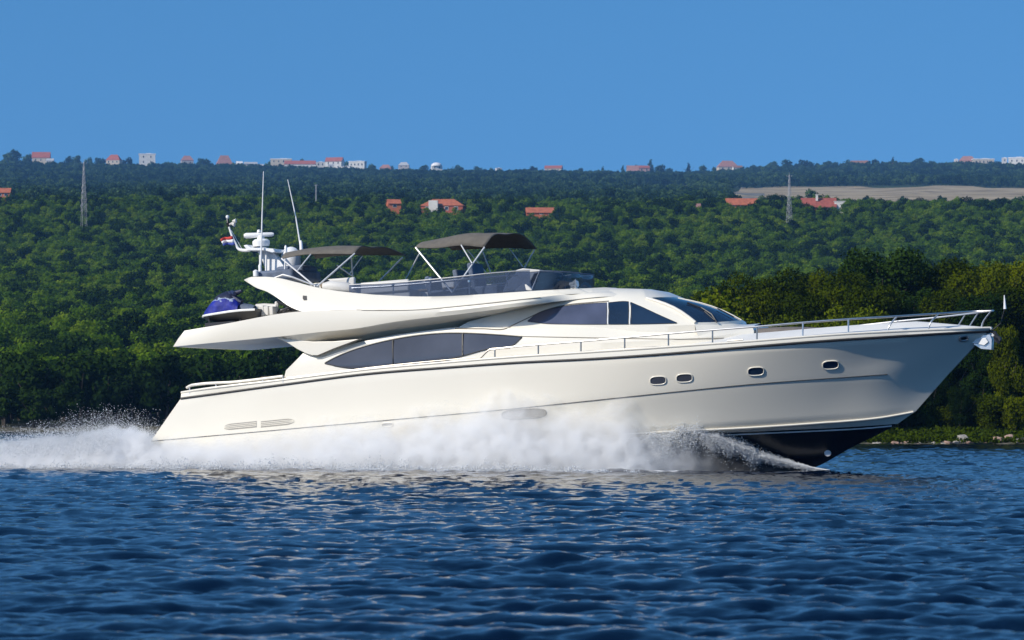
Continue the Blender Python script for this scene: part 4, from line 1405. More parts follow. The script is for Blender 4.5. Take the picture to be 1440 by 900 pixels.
# side fins that carry the overhang
FIN = [(388, 474.5), (404, 482), (418, 491), (430, 497), (440, 500), (447, 500), (468, 491), (507, 476.5), (470, 479.8), (440, 480.3), (412, 477.5)]
for sg in (1, -1):
    mb = MB()
    P = [B(x, y, 2.74) for x, y in FIN]
    if sg < 0: P = [Vector((p.x, -p.y, p.z)) for p in P]
    mb.prism(P, (0, sg * 0.22, 0))
    mb.build('overhang_support', M['gel'], yacht, smooth=0, bevel=0.02)
mb = MB(); mb.tube([B(x, y, 2.755) for x, y in FIN[4:8]], 0.014, 6); mb.build('support_seam', M['seam'], yacht, weld=0)
# styling arrow where the pilothouse shoulder meets the saloon
BS = bvh_of(sal, pil, fly)
strip('shoulder_crease_line', BS, [(640, 462), (680, 462.3), (711, 462.2), (724, 456), (742, 447.5), (765, 437), (790, 430), (830, 425.5), (856, 423.5)], 0.016, M['crease_and_rim'], pil, 50, 0.006)  # panel crease as a thin dark line, its shade put into the colour
strip('shoulder_crease_line', BS, [(735, 473.2), (800, 474.5), (880, 476), (950, 477), (1018, 475.5)], 0.012, M['crease_and_rim'], sal, 40, 0.006)
strip('fascia_crease_line', BS, [(425, 428), (440, 432), (470, 435), (520, 436.4), (590, 435.6), (640, 431.3), (700, 425.3), (760, 418.6)], 0.010, M['crease_and_rim'], fly, 60, 0.008)  # fascia crease, its shade painted as a brown line

# flybridge coaming with the swept fin aft
c_top = pline([(344, 393, 2.50), (350, 390.2, 2.5), (365, 389.2, 2.5), (385, 390, 2.5), (415, 396.5, 2.5), (442, 403.5, 2.5), (470, 408.5, 2.5), (495, 411.5, 2.5), (540, 415.3, 2.48), (590, 417, 2.45), (640, 416, 2.38), (690, 413, 2.25), (747, 409.3, 2.0), (790, 406.8, 1.75), (812, 405.6, 1.5)], 90)
c_bot = pline([(344, 394.5, 2.58), (351, 399, 2.6), (360, 404.5, 2.62), (375, 410, 2.66), (390, 419, 2.72), (405, 429.5, 2.8), (422, 437, 2.86), (470, 436.2, 2.86), (520, 436, 2.86), (590, 434.4, 2.8), (640, 430.3, 2.7), (700, 424.2, 2.4), (760, 417.8, 2.05), (800, 413.8, 1.80), (830, 412.5, 1.5)], 90)
cm_ = (c_top + c_bot) / 2; cm_[:, 1] -= 0.05
ci_top = c_top.copy(); ci_top[:, 1] += 0.16
ci_bot = c_bot.copy(); ci_bot[:, 1] += 0.34
mb = MB(); mb.mgrid(np.array([c_bot, cm_, c_top, ci_top, ci_bot, c_bot]))
A = [c_bot, cm_, c_top, ci_top, ci_bot]
for e in (0, -1):
    for sg in (1, -1):
        mb.add([(r[e][0], sg * r[e][1], r[e][2]) for r in A], [[0, 1, 2, 3, 4]])
coam = mb.build('flybridge_coaming', M['gel'], yacht, smooth=38, weld=0.003)
mb = MB()
cw = [ci_top[-1], ci_bot[-1]]
mb.grid([[tuple(p) for p in cw], [(cw[0][0] + .55, cw[0][1] * .5, cw[0][2] + .02), (cw[1][0] + .6, cw[1][1] * .5, cw[1][2])], [(cw[0][0] + .7, 0, cw[0][2] + .02), (cw[1][0] + .75, 0, cw[1][2])], [(cw[0][0] + .55, -cw[0][1] * .5, cw[0][2] + .02), (cw[1][0] + .6, -cw[1][1] * .5, cw[1][2])], [(p[0], -p[1], p[2]) for p in cw]])
mb.build('coaming_front', M['gel'], coam, smooth=40)
# small square light recess in the fin
BC = bvh_of(coam)
mb = MB(); P = [on(BC, x, y, .01) for x, y in ((426, 415.8), (431.5, 416.2), (432, 422), (427.5, 422.5), (425.8, 420))]
mb.add(P, [[0, 1, 2, 3, 4]]); mb.build('courtesy_light', M['blackp'], coam, weld=0)
# flybridge floor
ff_ = ci_bot[18:].copy(); ff_[:, 2] += 0.10; fc_ = ff_.copy(); fc_[:, 1] = 0
mb = MB(); mb.mgrid(np.array([ff_, fc_])); mb.build('flybridge_floor', M['teak'], yacht)

# ---- windows
def panel(name, bvh, top, bot, xa, xb, mat, parent, n=40, m=8, off=0.012, frame=None, fr=0.02):
    tx, ty = zip(*top); bx, by = zip(*bot)
    T = spline([(x, y, 0) for x, y in top], 200); Bq = spline([(x, y, 0) for x, y in bot], 200)
    A = []
    for i in range(n + 1):
        x = xa + (xb - xa) * i / n
        yt, yb = np.interp(x, T[:, 0], T[:, 1]), np.interp(x, Bq[:, 0], Bq[:, 1])
        yb = max(yb, yt + 0.05)
        A.append([tuple(on(bvh, x, yt + (yb - yt) * j / m, off)) for j in range(m + 1)])
    g = MB(); g.grid(A)
    o = g.build(name, mat, parent, smooth=60, weld=0)
    if frame:
        ring = [a[0] for a in A] + A[-1][1:-1] + [a[-1] for a in A][::-1] + A[0][1:-1][::-1]
        f = MB(); f.tube(ring + ring[:1], fr, 6, caps=False); f.build('window_frame', frame, o, weld=0)
    return o


BSA = bvh_of(sal)
WT = [(457, 511), (470, 504), (488, 496), (515, 487), (552, 478), (593, 471.5), (627, 469), (652, 469), (695, 471), (734, 474)]
WB_ = [(457, 511.5), (477, 515.5), (494, 518), (515, 519.3), (540, 519), (557, 518), (599, 512), (649, 501), (688, 490.5), (722, 485.5), (734, 474.6)]
for a_, b_ in ((457.3, 552.9), (553.1, 650.9), (651.1, 733.5)):
    panel('saloon_window', BSA, WT, WB_, a_, b_, M['glass_saloon'], yacht, 36, 8, 0.014, M['rubber'], 0.016)
mb = MB(); T = spline([(x, y, 0) for x, y in WT], 60); mb.tube([on(BSA, x, y - 1.2, 0.02) for x, y, _ in T], 0.018, 6); mb.build('eyebrow_trim', M['gel'], sal, weld=0)
mb = MB()
for x, ya, yb in ((553, 479, 518), (651, 470, 500)): mb.tube([on(BSA, x, ya, .02), on(BSA, x, yb, .02)], .035, 6)
mb.build('mullion', M['seam'], sal, weld=0)
BPI = bvh_of(pil)
UT = [(742, 451.5), (757, 440.5), (772, 435.5), (790, 431.5), (827, 427.3), (854, 425.8), (887, 425.2), (905, 433), (930, 444.5), (952, 454.2)]
UBt = [(742, 452.2), (765, 455), (800, 456), (854, 456.3), (900, 456), (952, 454.8)]
for a_, b_ in ((742.5, 853.5), (856.5, 884)):
    panel('pilothouse_window', BPI, UT, UBt, a_, b_, M['glass_upper'] if a_ < 800 else M['glass_dark'], yacht, 30, 6, 0.014, M['rubber'], 0.008)
panel('pilothouse_window', BPI, [(887.5, 425.5), (905, 433), (930, 444.5), (952, 454.2)], UBt, 887.5, 951.5, M['glass_dark'], yacht, 30, 6, 0.014, M['rubber'], 0.008)
mb = MB()
for x in (855, 885.7): mb.tube([on(BPI, x, 425.5, .022), on(BPI, x, 456, .022)], 0.022, 6)
mb.build('mullion', M['whitep'], pil, weld=0)

# ---- side rails
def rail(name, pts, r, mat, n=70, parent=yacht):
    mb = MB(); mb.tube(spline([tuple(Bp(p)) for p in pts], n), r, 8)
    return mb.build(name, mat, parent, weld=0)


def VS(px, py):
    """on top of the gunwale"""
    return max(0.12, -Bf(px, py, V_SHEER).y - 0.10)


def g3(L): return [(x, y, VS(x, y)) for x, y in L]


RAIL_T = [(689.5, 491.8), (720, 488), (757, 484.8), (817, 480), (877.5, 474.8), (940, 469.3), (1002, 464.2), (1063, 459.5), (1127, 453.8), (1191, 449), (1260, 444.8), (1320, 441), (1376, 437.8), (1394, 437)]
rt_ = g3(RAIL_T)
rt_[-1] = (1394, 437.2, 0.35)
top = rail('side_rail', rt_, 0.028, M['steel'])
rail('grab_rail', g3([(668, 510), (678, 501), (688.5, 491.8), (700, 490), (717, 489.3)]), 0.028, M['steel_dull'], 30)
low = rail('lower_rail', g3([(700, 511), (704, 507), (711, 503.8), (757, 500), (817, 495.2), (879, 490.6), (940, 487.3), (1002, 483.6), (1050, 480.3)]), 0.026, M['steel_dull'], 60)
for x, yt, yb in ((696, 490.5, 512), (757, 485, 506.5), (817, 480, 501), (878.5, 474.8, 496), (940, 469.3, 490.5), (1002, 464.2, 485.5), (1064.5, 459.3, 480), (1129, 453.6, 475), (1193, 449, 470)):
    v = VS(x, yb)
    rail('stanchion', [(x, yt, v), (x, yb, v)], 0.024, M['steel_dull'] if x < 1080 else M['steel'], 2, top)
for xb, yb, xm, ym, xt, yt in ((1248, 467, 1250, 460, 1261, 445), (1305.5, 463.5, 1308, 455, 1320, 441), (1380, 461.5, 1381, 457, 1394, 437.2)):
    v = VS(xb, yb)
    rail('stanchion', [(xb, yb, v), (xm, ym, v), (xt, yt, VS(xt, yt) if xt < 1390 else .35)], 0.026, M['steel'], 12, top)
far = [(x, y, -VS(x - 30, y)) for x, y in [(1153, 463.5), (1165, 461.8), (1209, 457.8), (1263, 451.8), (1314, 446.8), (1360, 441.5)]] + [(1394, 437.2, -.35)]
ftop = rail('side_rail', far, 0.028, M['steel'], 50)
for xb, yb, xt, yt in ((1208, 466, 1208.5, 457.8), (1262, 466, 1262.5, 451.8), (1345.5, 461.5, 1357.5, 442), (1362, 461.5, 1375.5, 439.8)):
    v = -VS(xb - 30, yb)
    rail('stanchion', [(xb, yb, v), (xt, yt, v * .9)], 0.024, M['steel'], 2, ftop)
rail('pulpit_bow', [(1394, 437.2, .35), (1397, 437, 0), (1394, 437.2, -.35)], 0.028, M['steel'], 10, top)
for x, yb in ((1034, 480), ):
    mb = MB(); v = VS(x, yb)
    mb.tube([B(1023, 479.5, v), B(1045, 477.8, v)], 0.03, 8); mb.tube([B(1029, 479, v), B(1029.5, 482.5, v)], 0.03, 6); mb.tube([B(1038, 478.5, v), B(1038.5, 482, v)], 0.03, 6)
    mb.build('cleat', M['steel_dull'], yacht, weld=0)
for x, yb in ((512, 526), (541, 521.5), (548, 521), (572, 518.5), (451, 532), (636, 515)):
    mb = MB(); v = VS(x, yb) ; q = B(x, yb, v); mb.tube([q, q + Vector((0, 0, .09))], 0.018, 6); mb.build('rail_foot', M['steel_dull'], yacht, weld=0)
rail('toe_rail', g3([(400, 531.5), (460, 524.5), (520, 517), (580, 510.5), (640, 505), (668, 502.5)]), 0.012, M['steel_dull'], 30)

# ---- bow: roller, anchor, plate, jackstaff
mb = MB()
PL = [(1373, 472), (1392, 470), (1395, 477), (1394.5, 492), (1380, 491), (1368, 484)]
mb.prism([B(x, y, 0.14) for x, y in PL], (0, .28, 0)); mb.build('stem_plate', M['steel'], yacht, bevel=0.01)
an = MB()
an.prism([B(x, y, .20) for x, y in ((1366, 482.5), (1371, 476), (1386, 475), (1390, 481), (1384, 486), (1376, 484))], (0, .10, 0))
an.prism([B(x, y, .05) for x, y in ((1384, 470), (1396, 468), (1397, 472), (1386, 479))], (0, .10, 0))
an.tube([B(1372, 480, .12), B(1388, 477, .06), B(1398, 471, 0)], 0.04, 8)
an.build('anchor', M['whitep'], yacht, smooth=0, bevel=0.015)
mb = MB(); c = B(1403, 477, 0); mb.lathe((c.x, -.16, c.z), [(0.02, .06), (.10, .06), (.075, .16), (.10, .26), (.02, .26)], 16, axis=Vector((0, 1, 0)))
mb.tube([B(1393, 467, 0), B(1399, 468, 0), B(1404, 477, 0)], 0.06, 8); mb.tube([B(1398, 474, .15), B(1405, 483, .15)], 0.03, 6); mb.build('bow_roller', M['blackp'], yacht)
mb = MB(); mb.tube([B(1395, 465, 0), B(1407, 455, 0), B(1413, 434, 0)], 0.018, 6); jk = mb.build('jackstaff', M['blackp'], yacht, weld=0)
mb = MB(); mb.tube([B(1413.3, 434.5, 0), B(1413, 428, 0), B(1412.3, 415, 0)], [.045, .035, .012], 8); mb.build('staff_light', M['whitep'], jk, weld=0)

# ---- flybridge glass, console, seats
def glassmat(name, col, dens):
    m, t, out = newmat(name)
    g = t.nodes.new("ShaderNodeBsdfPrincipled"); g.inputs['Base Color'].default_value = (*[c * .6 for c in col], 1); g.inputs['Roughness'].default_value = 0.04
    tr = t.nodes.new("ShaderNodeBsdfTransparent"); tr.inputs[0].default_value = (*[min(1, .35 + c * 2.2) for c in col], 1)
    ms = t.nodes.new("ShaderNodeMixShader"); ms.inputs[0].default_value = dens
    t.links.new(tr.outputs[0], ms.inputs[1]); t.links.new(g.outputs[0], ms.inputs[2]); t.links.new(ms.outputs[0], out.inputs[0])
    return m


M['smoked'] = glassmat("smoked_screen", (0.10, 0.13, 0.20), 0.62)
M['smoked_dark'] = glassmat("smoked_front_screen", (0.06, 0.10, 0.16), 0.75)
gl_b = pline([(491, 411, 2.42), (540, 415, 2.4), (590, 416.8, 2.37), (640, 415.8, 2.3), (690, 412.8, 2.17), (747, 409, 1.92)], 40)
gl_t = pline([(491, 400.5, 2.36), (540, 398.5, 2.34), (590, 394.5, 2.31), (640, 389.5, 2.24), (690, 384, 2.1), (745, 379.5, 1.86)], 40)
for sg in (1, -1):
    mb = MB(); A = np.array([gl_b, (gl_b + gl_t) / 2 * np.array([1, 1.01, 1]), gl_t])
    if sg < 0: A = A * np.array([1, -1, 1])
    mb.grid(A); o = mb.build('side_screen', M['smoked'], yacht, smooth=60, weld=0)
    mb = MB(); T = gl_t * np.array([1, sg, 1]); mb.tube(list(T), 0.016, 6); mb.build('screen_trim', M['steel'], o, weld=0)
gr = pline([(491, 405.5, 2.2), (540, 403, 2.2), (590, 399, 2.18), (640, 394, 2.12), (690, 389.5, 2.0), (728, 387, 1.85)], 40)
mb = MB(); mb.tube(list(gr), 0.03, 8); gro = mb.build('flybridge_rail', M['steel'], yacht, weld=0)
mb = MB(); mb.tube(list(gr * np.array([1, -1, 1])), 0.03, 8); grf = mb.build('flybridge_rail', M['steel'], yacht, weld=0)
for x, yt, yb, v in ((605, 393, 414, 2.2), (660, 396.5, 414, 2.2), (713, 385.5, 405, 1.95), (553, 402, 414, 2.2)):
    for g_, sg in ((gro, 1), (grf, -1)):
        a_, b_ = B(x, yt, v), B(x, yb, v)
        mb = MB(); mb.tube([(a_.x, a_.y * sg, a_.z), (b_.x, b_.y * sg, b_.z)], 0.022, 6); mb.lathe((a_.x, a_.y * sg, a_.z - .03), [(0, 0), (.05, .02), (.05, .08), (0, .1)], 8); mb.build('post', M['steel'], g_, weld=0)
# front wind deflector
fw_b = pline([(747, 409.5, 1.92), (775, 407.2, 1.72), (798, 405.8, 1.15), (812, 405.0, .5), (817, 404.6, 0)], 20)
fw_t = pline([(759, 381, 1.86), (780, 381.6, 1.68), (800, 382.4, 1.15), (813, 383.8, .5), (818, 384.6, 0)], 20)
mb = MB(); mb.mgrid(np.array([fw_b, (fw_b + fw_t) / 2 + np.array([.05, 0, 0]), fw_t])); wd_ = mb.build('wind_deflector', M['smoked_dark'], yacht, smooth=60, weld=0.003)
mb = MB(); mb.tube(list(fw_t) + list((fw_t * np.array([1, -1, 1]))[::-1][1:]), 0.022, 6); mb.tube([tuple(fw_t[6]), tuple(fw_b[9])], .018, 6); mb.tube([tuple(fw_t[0]), tuple(fw_b[0])], .022, 6); mb.build('screen_trim', M['grey_cover'], wd_, weld=0)
# helm console under its cover
hc = MB()
P = [(706, 411), (712, 396), (724, 385), (727, 379), (735, 377.8), (757, 379.5), (762, 382), (752, 386), (746, 397), (750, 410)]
hc.prism([B(x, y, 1.45) for x, y in P], (0, 2.0, 0)); hco = hc.build('helm_console', M['grey_cover'], yacht, smooth=30, bevel=0.04)
mb = MB(); mb.prism([B(x, y, 1.47) for x, y in ((725, 380), (735, 377.3), (758, 379.3), (761, 381.5), (745, 383), (727, 382.5))], (0, 2.04, 0)); mb.build('console_top', M['cushion'], hco, smooth=30, bevel=0.02)
mb = MB(); mb.prism([B(x, y, 1.95) for x, y in ((722, 409.5), (731, 402), (739, 398.5), (745, 404), (749, 408.5))], (0, .3, 0)); mb.build('locker_lid', M['cushion'], hco, smooth=30, bevel=0.03)
# seats behind the screens
for x, y, v, L, hh in ((640, 409, 1.3, 1.3, .62), (668, 406, -.6, .8, .75), (690, 404, .9, .8, .9)):
    c = B(x, y, v); mb = MB(); mb.box((c.x, c.y, c.z - .12), (L, 1.0, .3)); mb.box((c.x - L / 2, c.y, c.z + hh / 2 - .15), (.16, 1.0, hh), R=Matrix.Rotation(-.15, 3, 'Y')); mb.build('helm_seat', M['grey_cover'], yacht, bevel=0.05)
for x, y, v, L, w in ((540, 412, .9, 2.0, .8), (540, 412, -1.3, 2.6, .8), (600, 413, -1.5, 1.6, .8), (508, 409, 0, .9, 3.0)):
    c = B(x, y, v); mb = MB(); mb.box((c.x, c.y, c.z - .1), (L, w, .3)); mb.box((c.x, c.y + (w / 2 if v < 0 else -w / 2), c.z + .15), (L, .15, .36)); mb.build('sofa', M['cushion'], yacht, bevel=0.05)
mb = MB(); c = B(618, 407, .2); mb.box((c.x, c.y, c.z), (1.3, .8, .05)); mb.box((c.x, c.y, c.z - .3), (.12, .12, .6)); mb.build('table', M['teak'], yacht, bevel=0.01)
# rolled covers by the aft canopy foot
mb = MB(); mb.tube([B(455, 403.5, 2.2), B(465, 402.5, 2.2), B(489, 405, 2.15), B(500, 409, 2.1)], [.12, .17, .17, .08], 10); mb.build('rolled_cover', M['cushion'], yacht)
mb = MB(); mb.tube([B(452, 402.5, 2.0), B(459, 399, 2.0), B(466, 402, 2.0)], [.10, .16, .10], 10); mb.build('folded_cover', M['teak'], yacht)
# horn
mb = MB(); c = B(800, 403.5, .7); mb.tube([B(801, 400, .7), B(806, 399, .7), B(812, 397.5, .7)], [.05, .07, .13], 10); mb.tube([B(804, 400, .7), B(804, 406, .7)], .04, 6); mb.tube([B(803, 403, .7), B(811, 402, .7)], [.05, .09], 8); mb.build('horn', M['whitep'], yacht)


# ---- canvas tops
def canopy(ridges, thick=0.02):
    """ridges: list of cross bows from aft to fore; each a list of (px,py,v) from near to far"""
    R_s = [spline([tuple(Bp(p)) for p in L], 17) for L in ridges]
    A = np.array(R_s)                       # bow, across
    A2 = np.array([spline(A[:, j], 25) for j in range(17)]).transpose(1, 0, 2)
    return A2


def canopy_build(A2):
    root = empty('bimini_top', tuple(A2[12][8]), parent=yacht)
    off = np.array(A2[12][8])
    C = A2 - off
    mb = MB(); mb.grid(C)
    o = mb.build('canopy', M['canvas'], root, smooth=60, weld=0)
    md = o.modifiers.new("thickness", 'SOLIDIFY'); md.thickness = 0.025; md.offset = -1
    return root, Vector(off)


def pole(root, off, a_, b_, r=0.026, name='pole'):
    mb = MB(); mb.tube([Bp(a_) - off, Bp(b_) - off], r, 8); mb.build(name, M['pole'], root, weld=0)


VC = 1.55
A1 = canopy([
    [(395.5, 363.5, VC), (398, 358.5, 1.35), (418, 355.5, .2), (440, 358, -1.2), (444, 363, -VC)],
    [(420, 358.5, VC), (424, 353.5, 1.35), (446, 350.5, .2), (468, 353.5, -1.2), (474, 359, -VC)],
    [(460, 356.5, VC), (462, 350.8, 1.35), (485, 347.8, 0), (508, 351, -1.2), (517, 358, -VC)],
    [(498, 357, VC), (503, 350.3, 1.35), (524, 347.6, .2), (553, 350.5, -1.2), (571, 358.5, -VC)]])
r1, o1 = canopy_build(A1)
foot = (443.5, 403, 2.3)
pole(r1, o1, foot, (396, 363.5, VC)); pole(r1, o1, (445.5, 403, 2.3), (499, 356.5, VC))
pole(r1, o1, (418, 381, 1.95), (437, 357.5, VC), .02)
pole(r1, o1, (497, 402, -2.0), (494, 359, -1.3)); pole(r1, o1, (529, 400, -2.1), (566, 362, -VC)); pole(r1, o1, (474, 373, -1.6), (495, 388, -1.9), .02); pole(r1, o1, (491, 386, -1.9), (510, 359.5, -1.5), .018)
A2_ = canopy([
    [(583.5, 347.8, VC), (587, 344.2, 1.4), (606, 341, .2), (628, 345, -1.2), (636, 351, -VC)],
    [(614, 348.5, VC), (614, 342, 1.4), (636, 334.5, .2), (660, 339, -1.2), (668, 349.5, -VC)],
    [(647, 345, VC), (652, 335, 1.4), (672, 329.6, .2), (700, 334, -1.2), (712, 348, -VC)],
    [(681, 347.5, VC), (689, 335.5, 1.35), (712, 329.2, .2), (742, 335, -1.2), (755.5, 350, -VC)]])
r2, o2 = canopy_build(A2_)
pole(r2, o2, (636, 411.5, 2.2), (584.5, 348, VC)); pole(r2, o2, (636, 411.5, 2.2), (681.5, 347.5, VC)); pole(r2, o2, (664, 370.5, 1.85), (648.5, 344.5, VC), .02)
pole(r2, o2, (570, 394, -2.1), (589.5, 357, -1.6), .022); pole(r2, o2, (691, 386, -1.9), (679, 355, -VC), .022); pole(r2, o2, (737, 378, -1.75), (752, 350.5, -VC), .024)
pole(r2, o2, (735, 375, -1.7), (716, 349, -VC), .016); pole(r2, o2, (686, 386, -1.9), (657, 351, -VC), .016)

# ---- radar mast
mast = empty('radar_mast', B(388, 388, 0), parent=yacht)
mo = mast.location.copy()


def mpart(mb, name, mat, parent=mast, **k):
    mb.v = [tuple(Vector(p) - mo) for p in mb.v]
    return mb.build(name, mat, parent, **k)


mb = MB()
L_ = spline([tuple(B(x, y, .0)) for x, y in ((390, 390), (388, 378), (382, 366), (375, 356), (366, 350))], 12)
wd2 = np.linspace(.36, .16, 12)
prof = []
for i, p in enumerate(L_):
    w_ = wd2[i]
    prof.append([(p[0] - w_, p[1] - .12, p[2]), (p[0] + w_, p[1] - .12, p[2] + .05), (p[0] + w_, p[1] + .12, p[2] + .05), (p[0] - w_, p[1] + .12, p[2])])
mb.grid(prof, closed=True); mpart(mb, 'arch_leg', M['whitep'], smooth=50)
for x in (366, 374):
    mb = MB(); mb.tube([B(x, 387, .25), B(x + (x - 370) * .1, 352, .25)], .035, 6); mpart(mb, 'strut', M['whitep'], weld=0)
mb = MB(); mb.prism([B(x, y, .45) for x, y in ((342, 345), (347, 344), (352, 348), (384, 349.5), (387, 354.5), (383, 355.5), (372, 352.5), (348, 352.5))], (0, .9, 0)); mpart(mb, 'platform', M['whitep'], smooth=30, bevel=.02)
mb = MB(); c = B(367.5, 346.5, 0); mb.lathe(c, [(.02, 0), (.24, 0), (.27, .08), (.27, .16), (.2, .22), (.02, .24)], 22); mpart(mb, 'radome', M['whitep'])
mb = MB(); c = B(364.5, 330.5, 0)
Rq = Matrix.Rotation(.35, 3, 'Z')
mb.tube([c + Rq @ Vector((-.47, 0, .0)), c + Rq @ Vector((-.40, 0, 0)), c + Rq @ Vector((.38, 0, 0)), c + Rq @ Vector((.45, 0, 0))], [.06, .09, .065, .04], 10); mb.lathe(B(367, 337, 0), [(.02, 0), (.12, 0), (.10, .12), (.02, .13)], 14); mb.lathe(c, [(.02, .07), (.07, .08), (.05, .16), (.01, .17)], 10)
mpart(mb, 'radar_scanner', M['whitep'])
mb = MB(); mb.tube(spline([tuple(B(*p)) for p in ((352, 351.5, .1), (342, 352, .1), (336, 350.5, .1), (331, 342, .1), (326, 331, .1), (322, 319, .1))], 16), np.linspace(.055, .03, 16), 8); mb.tube([B(325.5, 324, .0), B(340, 350, .0)], .012, 5)
mpart(mb, 'light_arm', M['whitep'], weld=0)
mb = MB(); mb.lathe(B(321, 319, .1), [(.02, 0), (.05, .02), (.05, .10), (.065, .12), (.03, .2), (.03, .25)], 10); mpart(mb, 'masthead_light', M['blackp'])
mb = MB(); bmc = B(320, 305, .1); mb.lathe(bmc - Vector((0, 0, .06)), [(.003, 0), (.045, .02), (.06, .06), (.045, .10), (.003, .12)], 12); mb.tube([bmc - Vector((0, 0, .16)), bmc], .03, 6); mpart(mb, 'anchor_light', M['whitep'])
mb = MB(); mb.tube([B(326, 315, .1), B(330, 315.5, .1)], [.03, .08], 8); mb.tube([B(327, 311, .1), B(332, 310.5, .1)], [.03, .07], 8); mb.tube([B(322, 316, .1), B(328, 313, .1)], .03, 6); mpart(mb, 'loudhailer', M['cushion'])
for x, h_ in ((360, 8), (362.5, 6), (374, 7), (378, 6)):
    mb = MB(); mb.lathe(B(x, 388, .6), [(.02, 0), (.08, 0), (.07, h_ / 47 * .8), (.02, h_ / 47)], 10); mpart(mb, 'deck_fitting', M['blackp'] if x > 361 else M['whitep'])
mb = MB(); mb.lathe(B(360, 388.5, 1.2), [(.02, 0), (.085, .0), (.085, .16), (.02, .2)], 12); mpart(mb, 'winch', M['whitep'])

fl = empty('flag', B(330, 337, .1)); fl.location = ORG + ROT @ B(329.5, 338, .1)
tag(fl, "small red white and blue striped flag flying from the slanted mast arm", 'flag')
for k, (ya, yb, mat) in enumerate(((331.5, 336, 'red'), (336, 340.5, 'flagwhite'), (340.5, 344.5, 'flagblue'))):
    A = []
    for i in range(13):
        t = i / 12
        row = []
        for yy in (ya, yb):
            px = 327 + (yy - 331) * .35 - 17.5 * t
            q = ROT @ B(px, yy + 2.5 * t - (yy - 338) * .25 * t + 1.2 * math.sin(t * 7) * t, .1 + .10 * math.sin(t * 8)) + ORG - fl.location
            row.append(tuple(q))
        A.append(row)
    mb = MB(); mb.grid(A); o = mb.build(['red_stripe', 'white_stripe', 'blue_stripe'][k], M[mat], fl, smooth=60, weld=0)
    md = o.modifiers.new("thickness", 'SOLIDIFY'); md.thickness = 0.006

for P, v in (([(366.3, 387), (368.8, 300), (370.6, 241)], .55), ([(424, 354), (416, 305), (404.6, 252.5)], -.4)):
    mb = MB(); mb.tube([B(x, y, v) for x, y in P], [.032, .022, .012], 8); mb.lathe(B(*P[0], v) - Vector((0, 0, .05)), [(.02, 0), (.06, 0), (.05, .35), (.02, .4)], 10); mb.build('whip_antenna', M['whitep'], yacht, weld=0)
sd = empty('satellite_dome', B(410, 380, -.3), parent=yacht)
mb = MB(); mb.lathe((0, 0, 0), [(.02, .1), (.27, .1), (.30, .2), (.30, .42), (.27, .56), (.18, .67), (.08, .715), (.003, .725)], 24); mb.build('dome', M['whitep'], sd)
mb = MB(); mb.lathe((0, 0, -.12), [(.2, 0), (.2, .05), (.14, .1), (.14, .22)], 16); mb.build('pedestal', M['blackp'], sd)
mb = MB(); mb.tube([B(400.5, 384, .3), B(401.8, 345, .3)], .028, 6); mb.lathe(B(401.8, 347, .3), [(.01, -.2), (.045, -.18), (.045, .0), (.01, .05)], 8); mb.build('stub_antenna', M['whitep'], yacht, weld=0)
mb = MB(); mb.box(B(405, 389, 0), (1.3, 2.2, .32)); mb.box(B(418, 386, -.4), (.9, 1.2, .5)); mb.build('aft_locker', M['grey_cover'], yacht, bevel=.08)
mb = MB(); mb.tube([B(386, 391, 2.3), B(398, 386.5, 2.3), B(412, 390, 2.3), B(440, 401, 2.3)], .03, 6); mb.build('aft_handrail', M['steel'], yacht, weld=0)

# ---- boat deck gear: crane, life raft cover
mb = MB()
for x, w, h_ in ((364, .13, .32), (371, .16, .36), (378, .14, .32), (385, .12, .30)):
    c = B(x, 441, 1.0); mb.box((c.x, c.y, c.z + .08), (w * 1.1, .4, h_ * .9))
mb.tube([B(360, 432, .8), B(372, 431, .8), B(390, 432, .8)], .10, 10); mb.tube([B(388, 444, .8), B(389.5, 424, .8)], .07, 8)
mb.build('davit_crane', M['cushion'], yacht, bevel=.03)
mb = MB()
for a_, b_ in (((390, 424), (425, 440)), ((392, 426), (420, 436)), ((390, 440), (414, 428)), ((398, 441), (409, 428))):
    mb.tube([B(*a_, .9), B(*b_, .9)], .035, 6)
mb.tube([B(392, 440, .7), B(405, 437, .7), B(424, 438, .7)], .12, 8)
mb.build('davit_arm', M['blackp'], yacht, weld=0)

# ---- jet ski, standing on the boat deck
js = empty('jet_ski', ORG + ROT @ B(322, 455, 1.2), (0, -PITCH, -YAW))
tag(js, "jet ski under a royal blue cover on the aft upper deck", 'jet ski')
jo = RTI @ (js.location - ORG)


def jpart(mb, name, mat, parent=js, **k):
    mb.v = [tuple(Vector(p) - jo) for p in mb.v]
    return mb.build(name, mat, parent, **k)


VJ = 1.2
mb = MB()
st_ = []
for x, yt, yb, w in ((286.5, 445.5, 447.5, .05), (291, 444.5, 450.5, .25), (300, 443.5, 453.0, .42), (315, 441.5, 454.5, .52), (332, 439, 454.0, .55), (350, 437, 452, .55), (368, 436, 449, .5)):
    t_, b_ = B(x, yt, VJ), B(x, yb, VJ)
    c = VJ
    st_.append([(b_.x, -c, b_.z), (b_.x, -c - w * .6, (b_.z * .7 + t_.z * .3)), (t_.x, -c - w, t_.z - .03), (t_.x, -c - w, t_.z + .03), (t_.x, -c + w, t_.z + .03), (t_.x, -c + w, t_.z - .03), (b_.x, -c + w * .6, b_.z * .7 + t_.z * .3)])
mb.grid(st_, closed=True); mb.add(st_[0], [list(range(7))]); mb.add(st_[-1], [list(range(7))])
jpart(mb, 'hull', M['blackp'], smooth=40)
mb = MB()
for sg in (1, -1):
    mb.tube([(s_[2 if sg > 0 else 4][0], s_[2 if sg > 0 else 4][1], s_[2][2] + .03) for s_ in st_], .035, 8)
jpart(mb, 'bumper', M['whitep'], weld=0)
mb = MB(); cv = []
rj = random.Random(3)
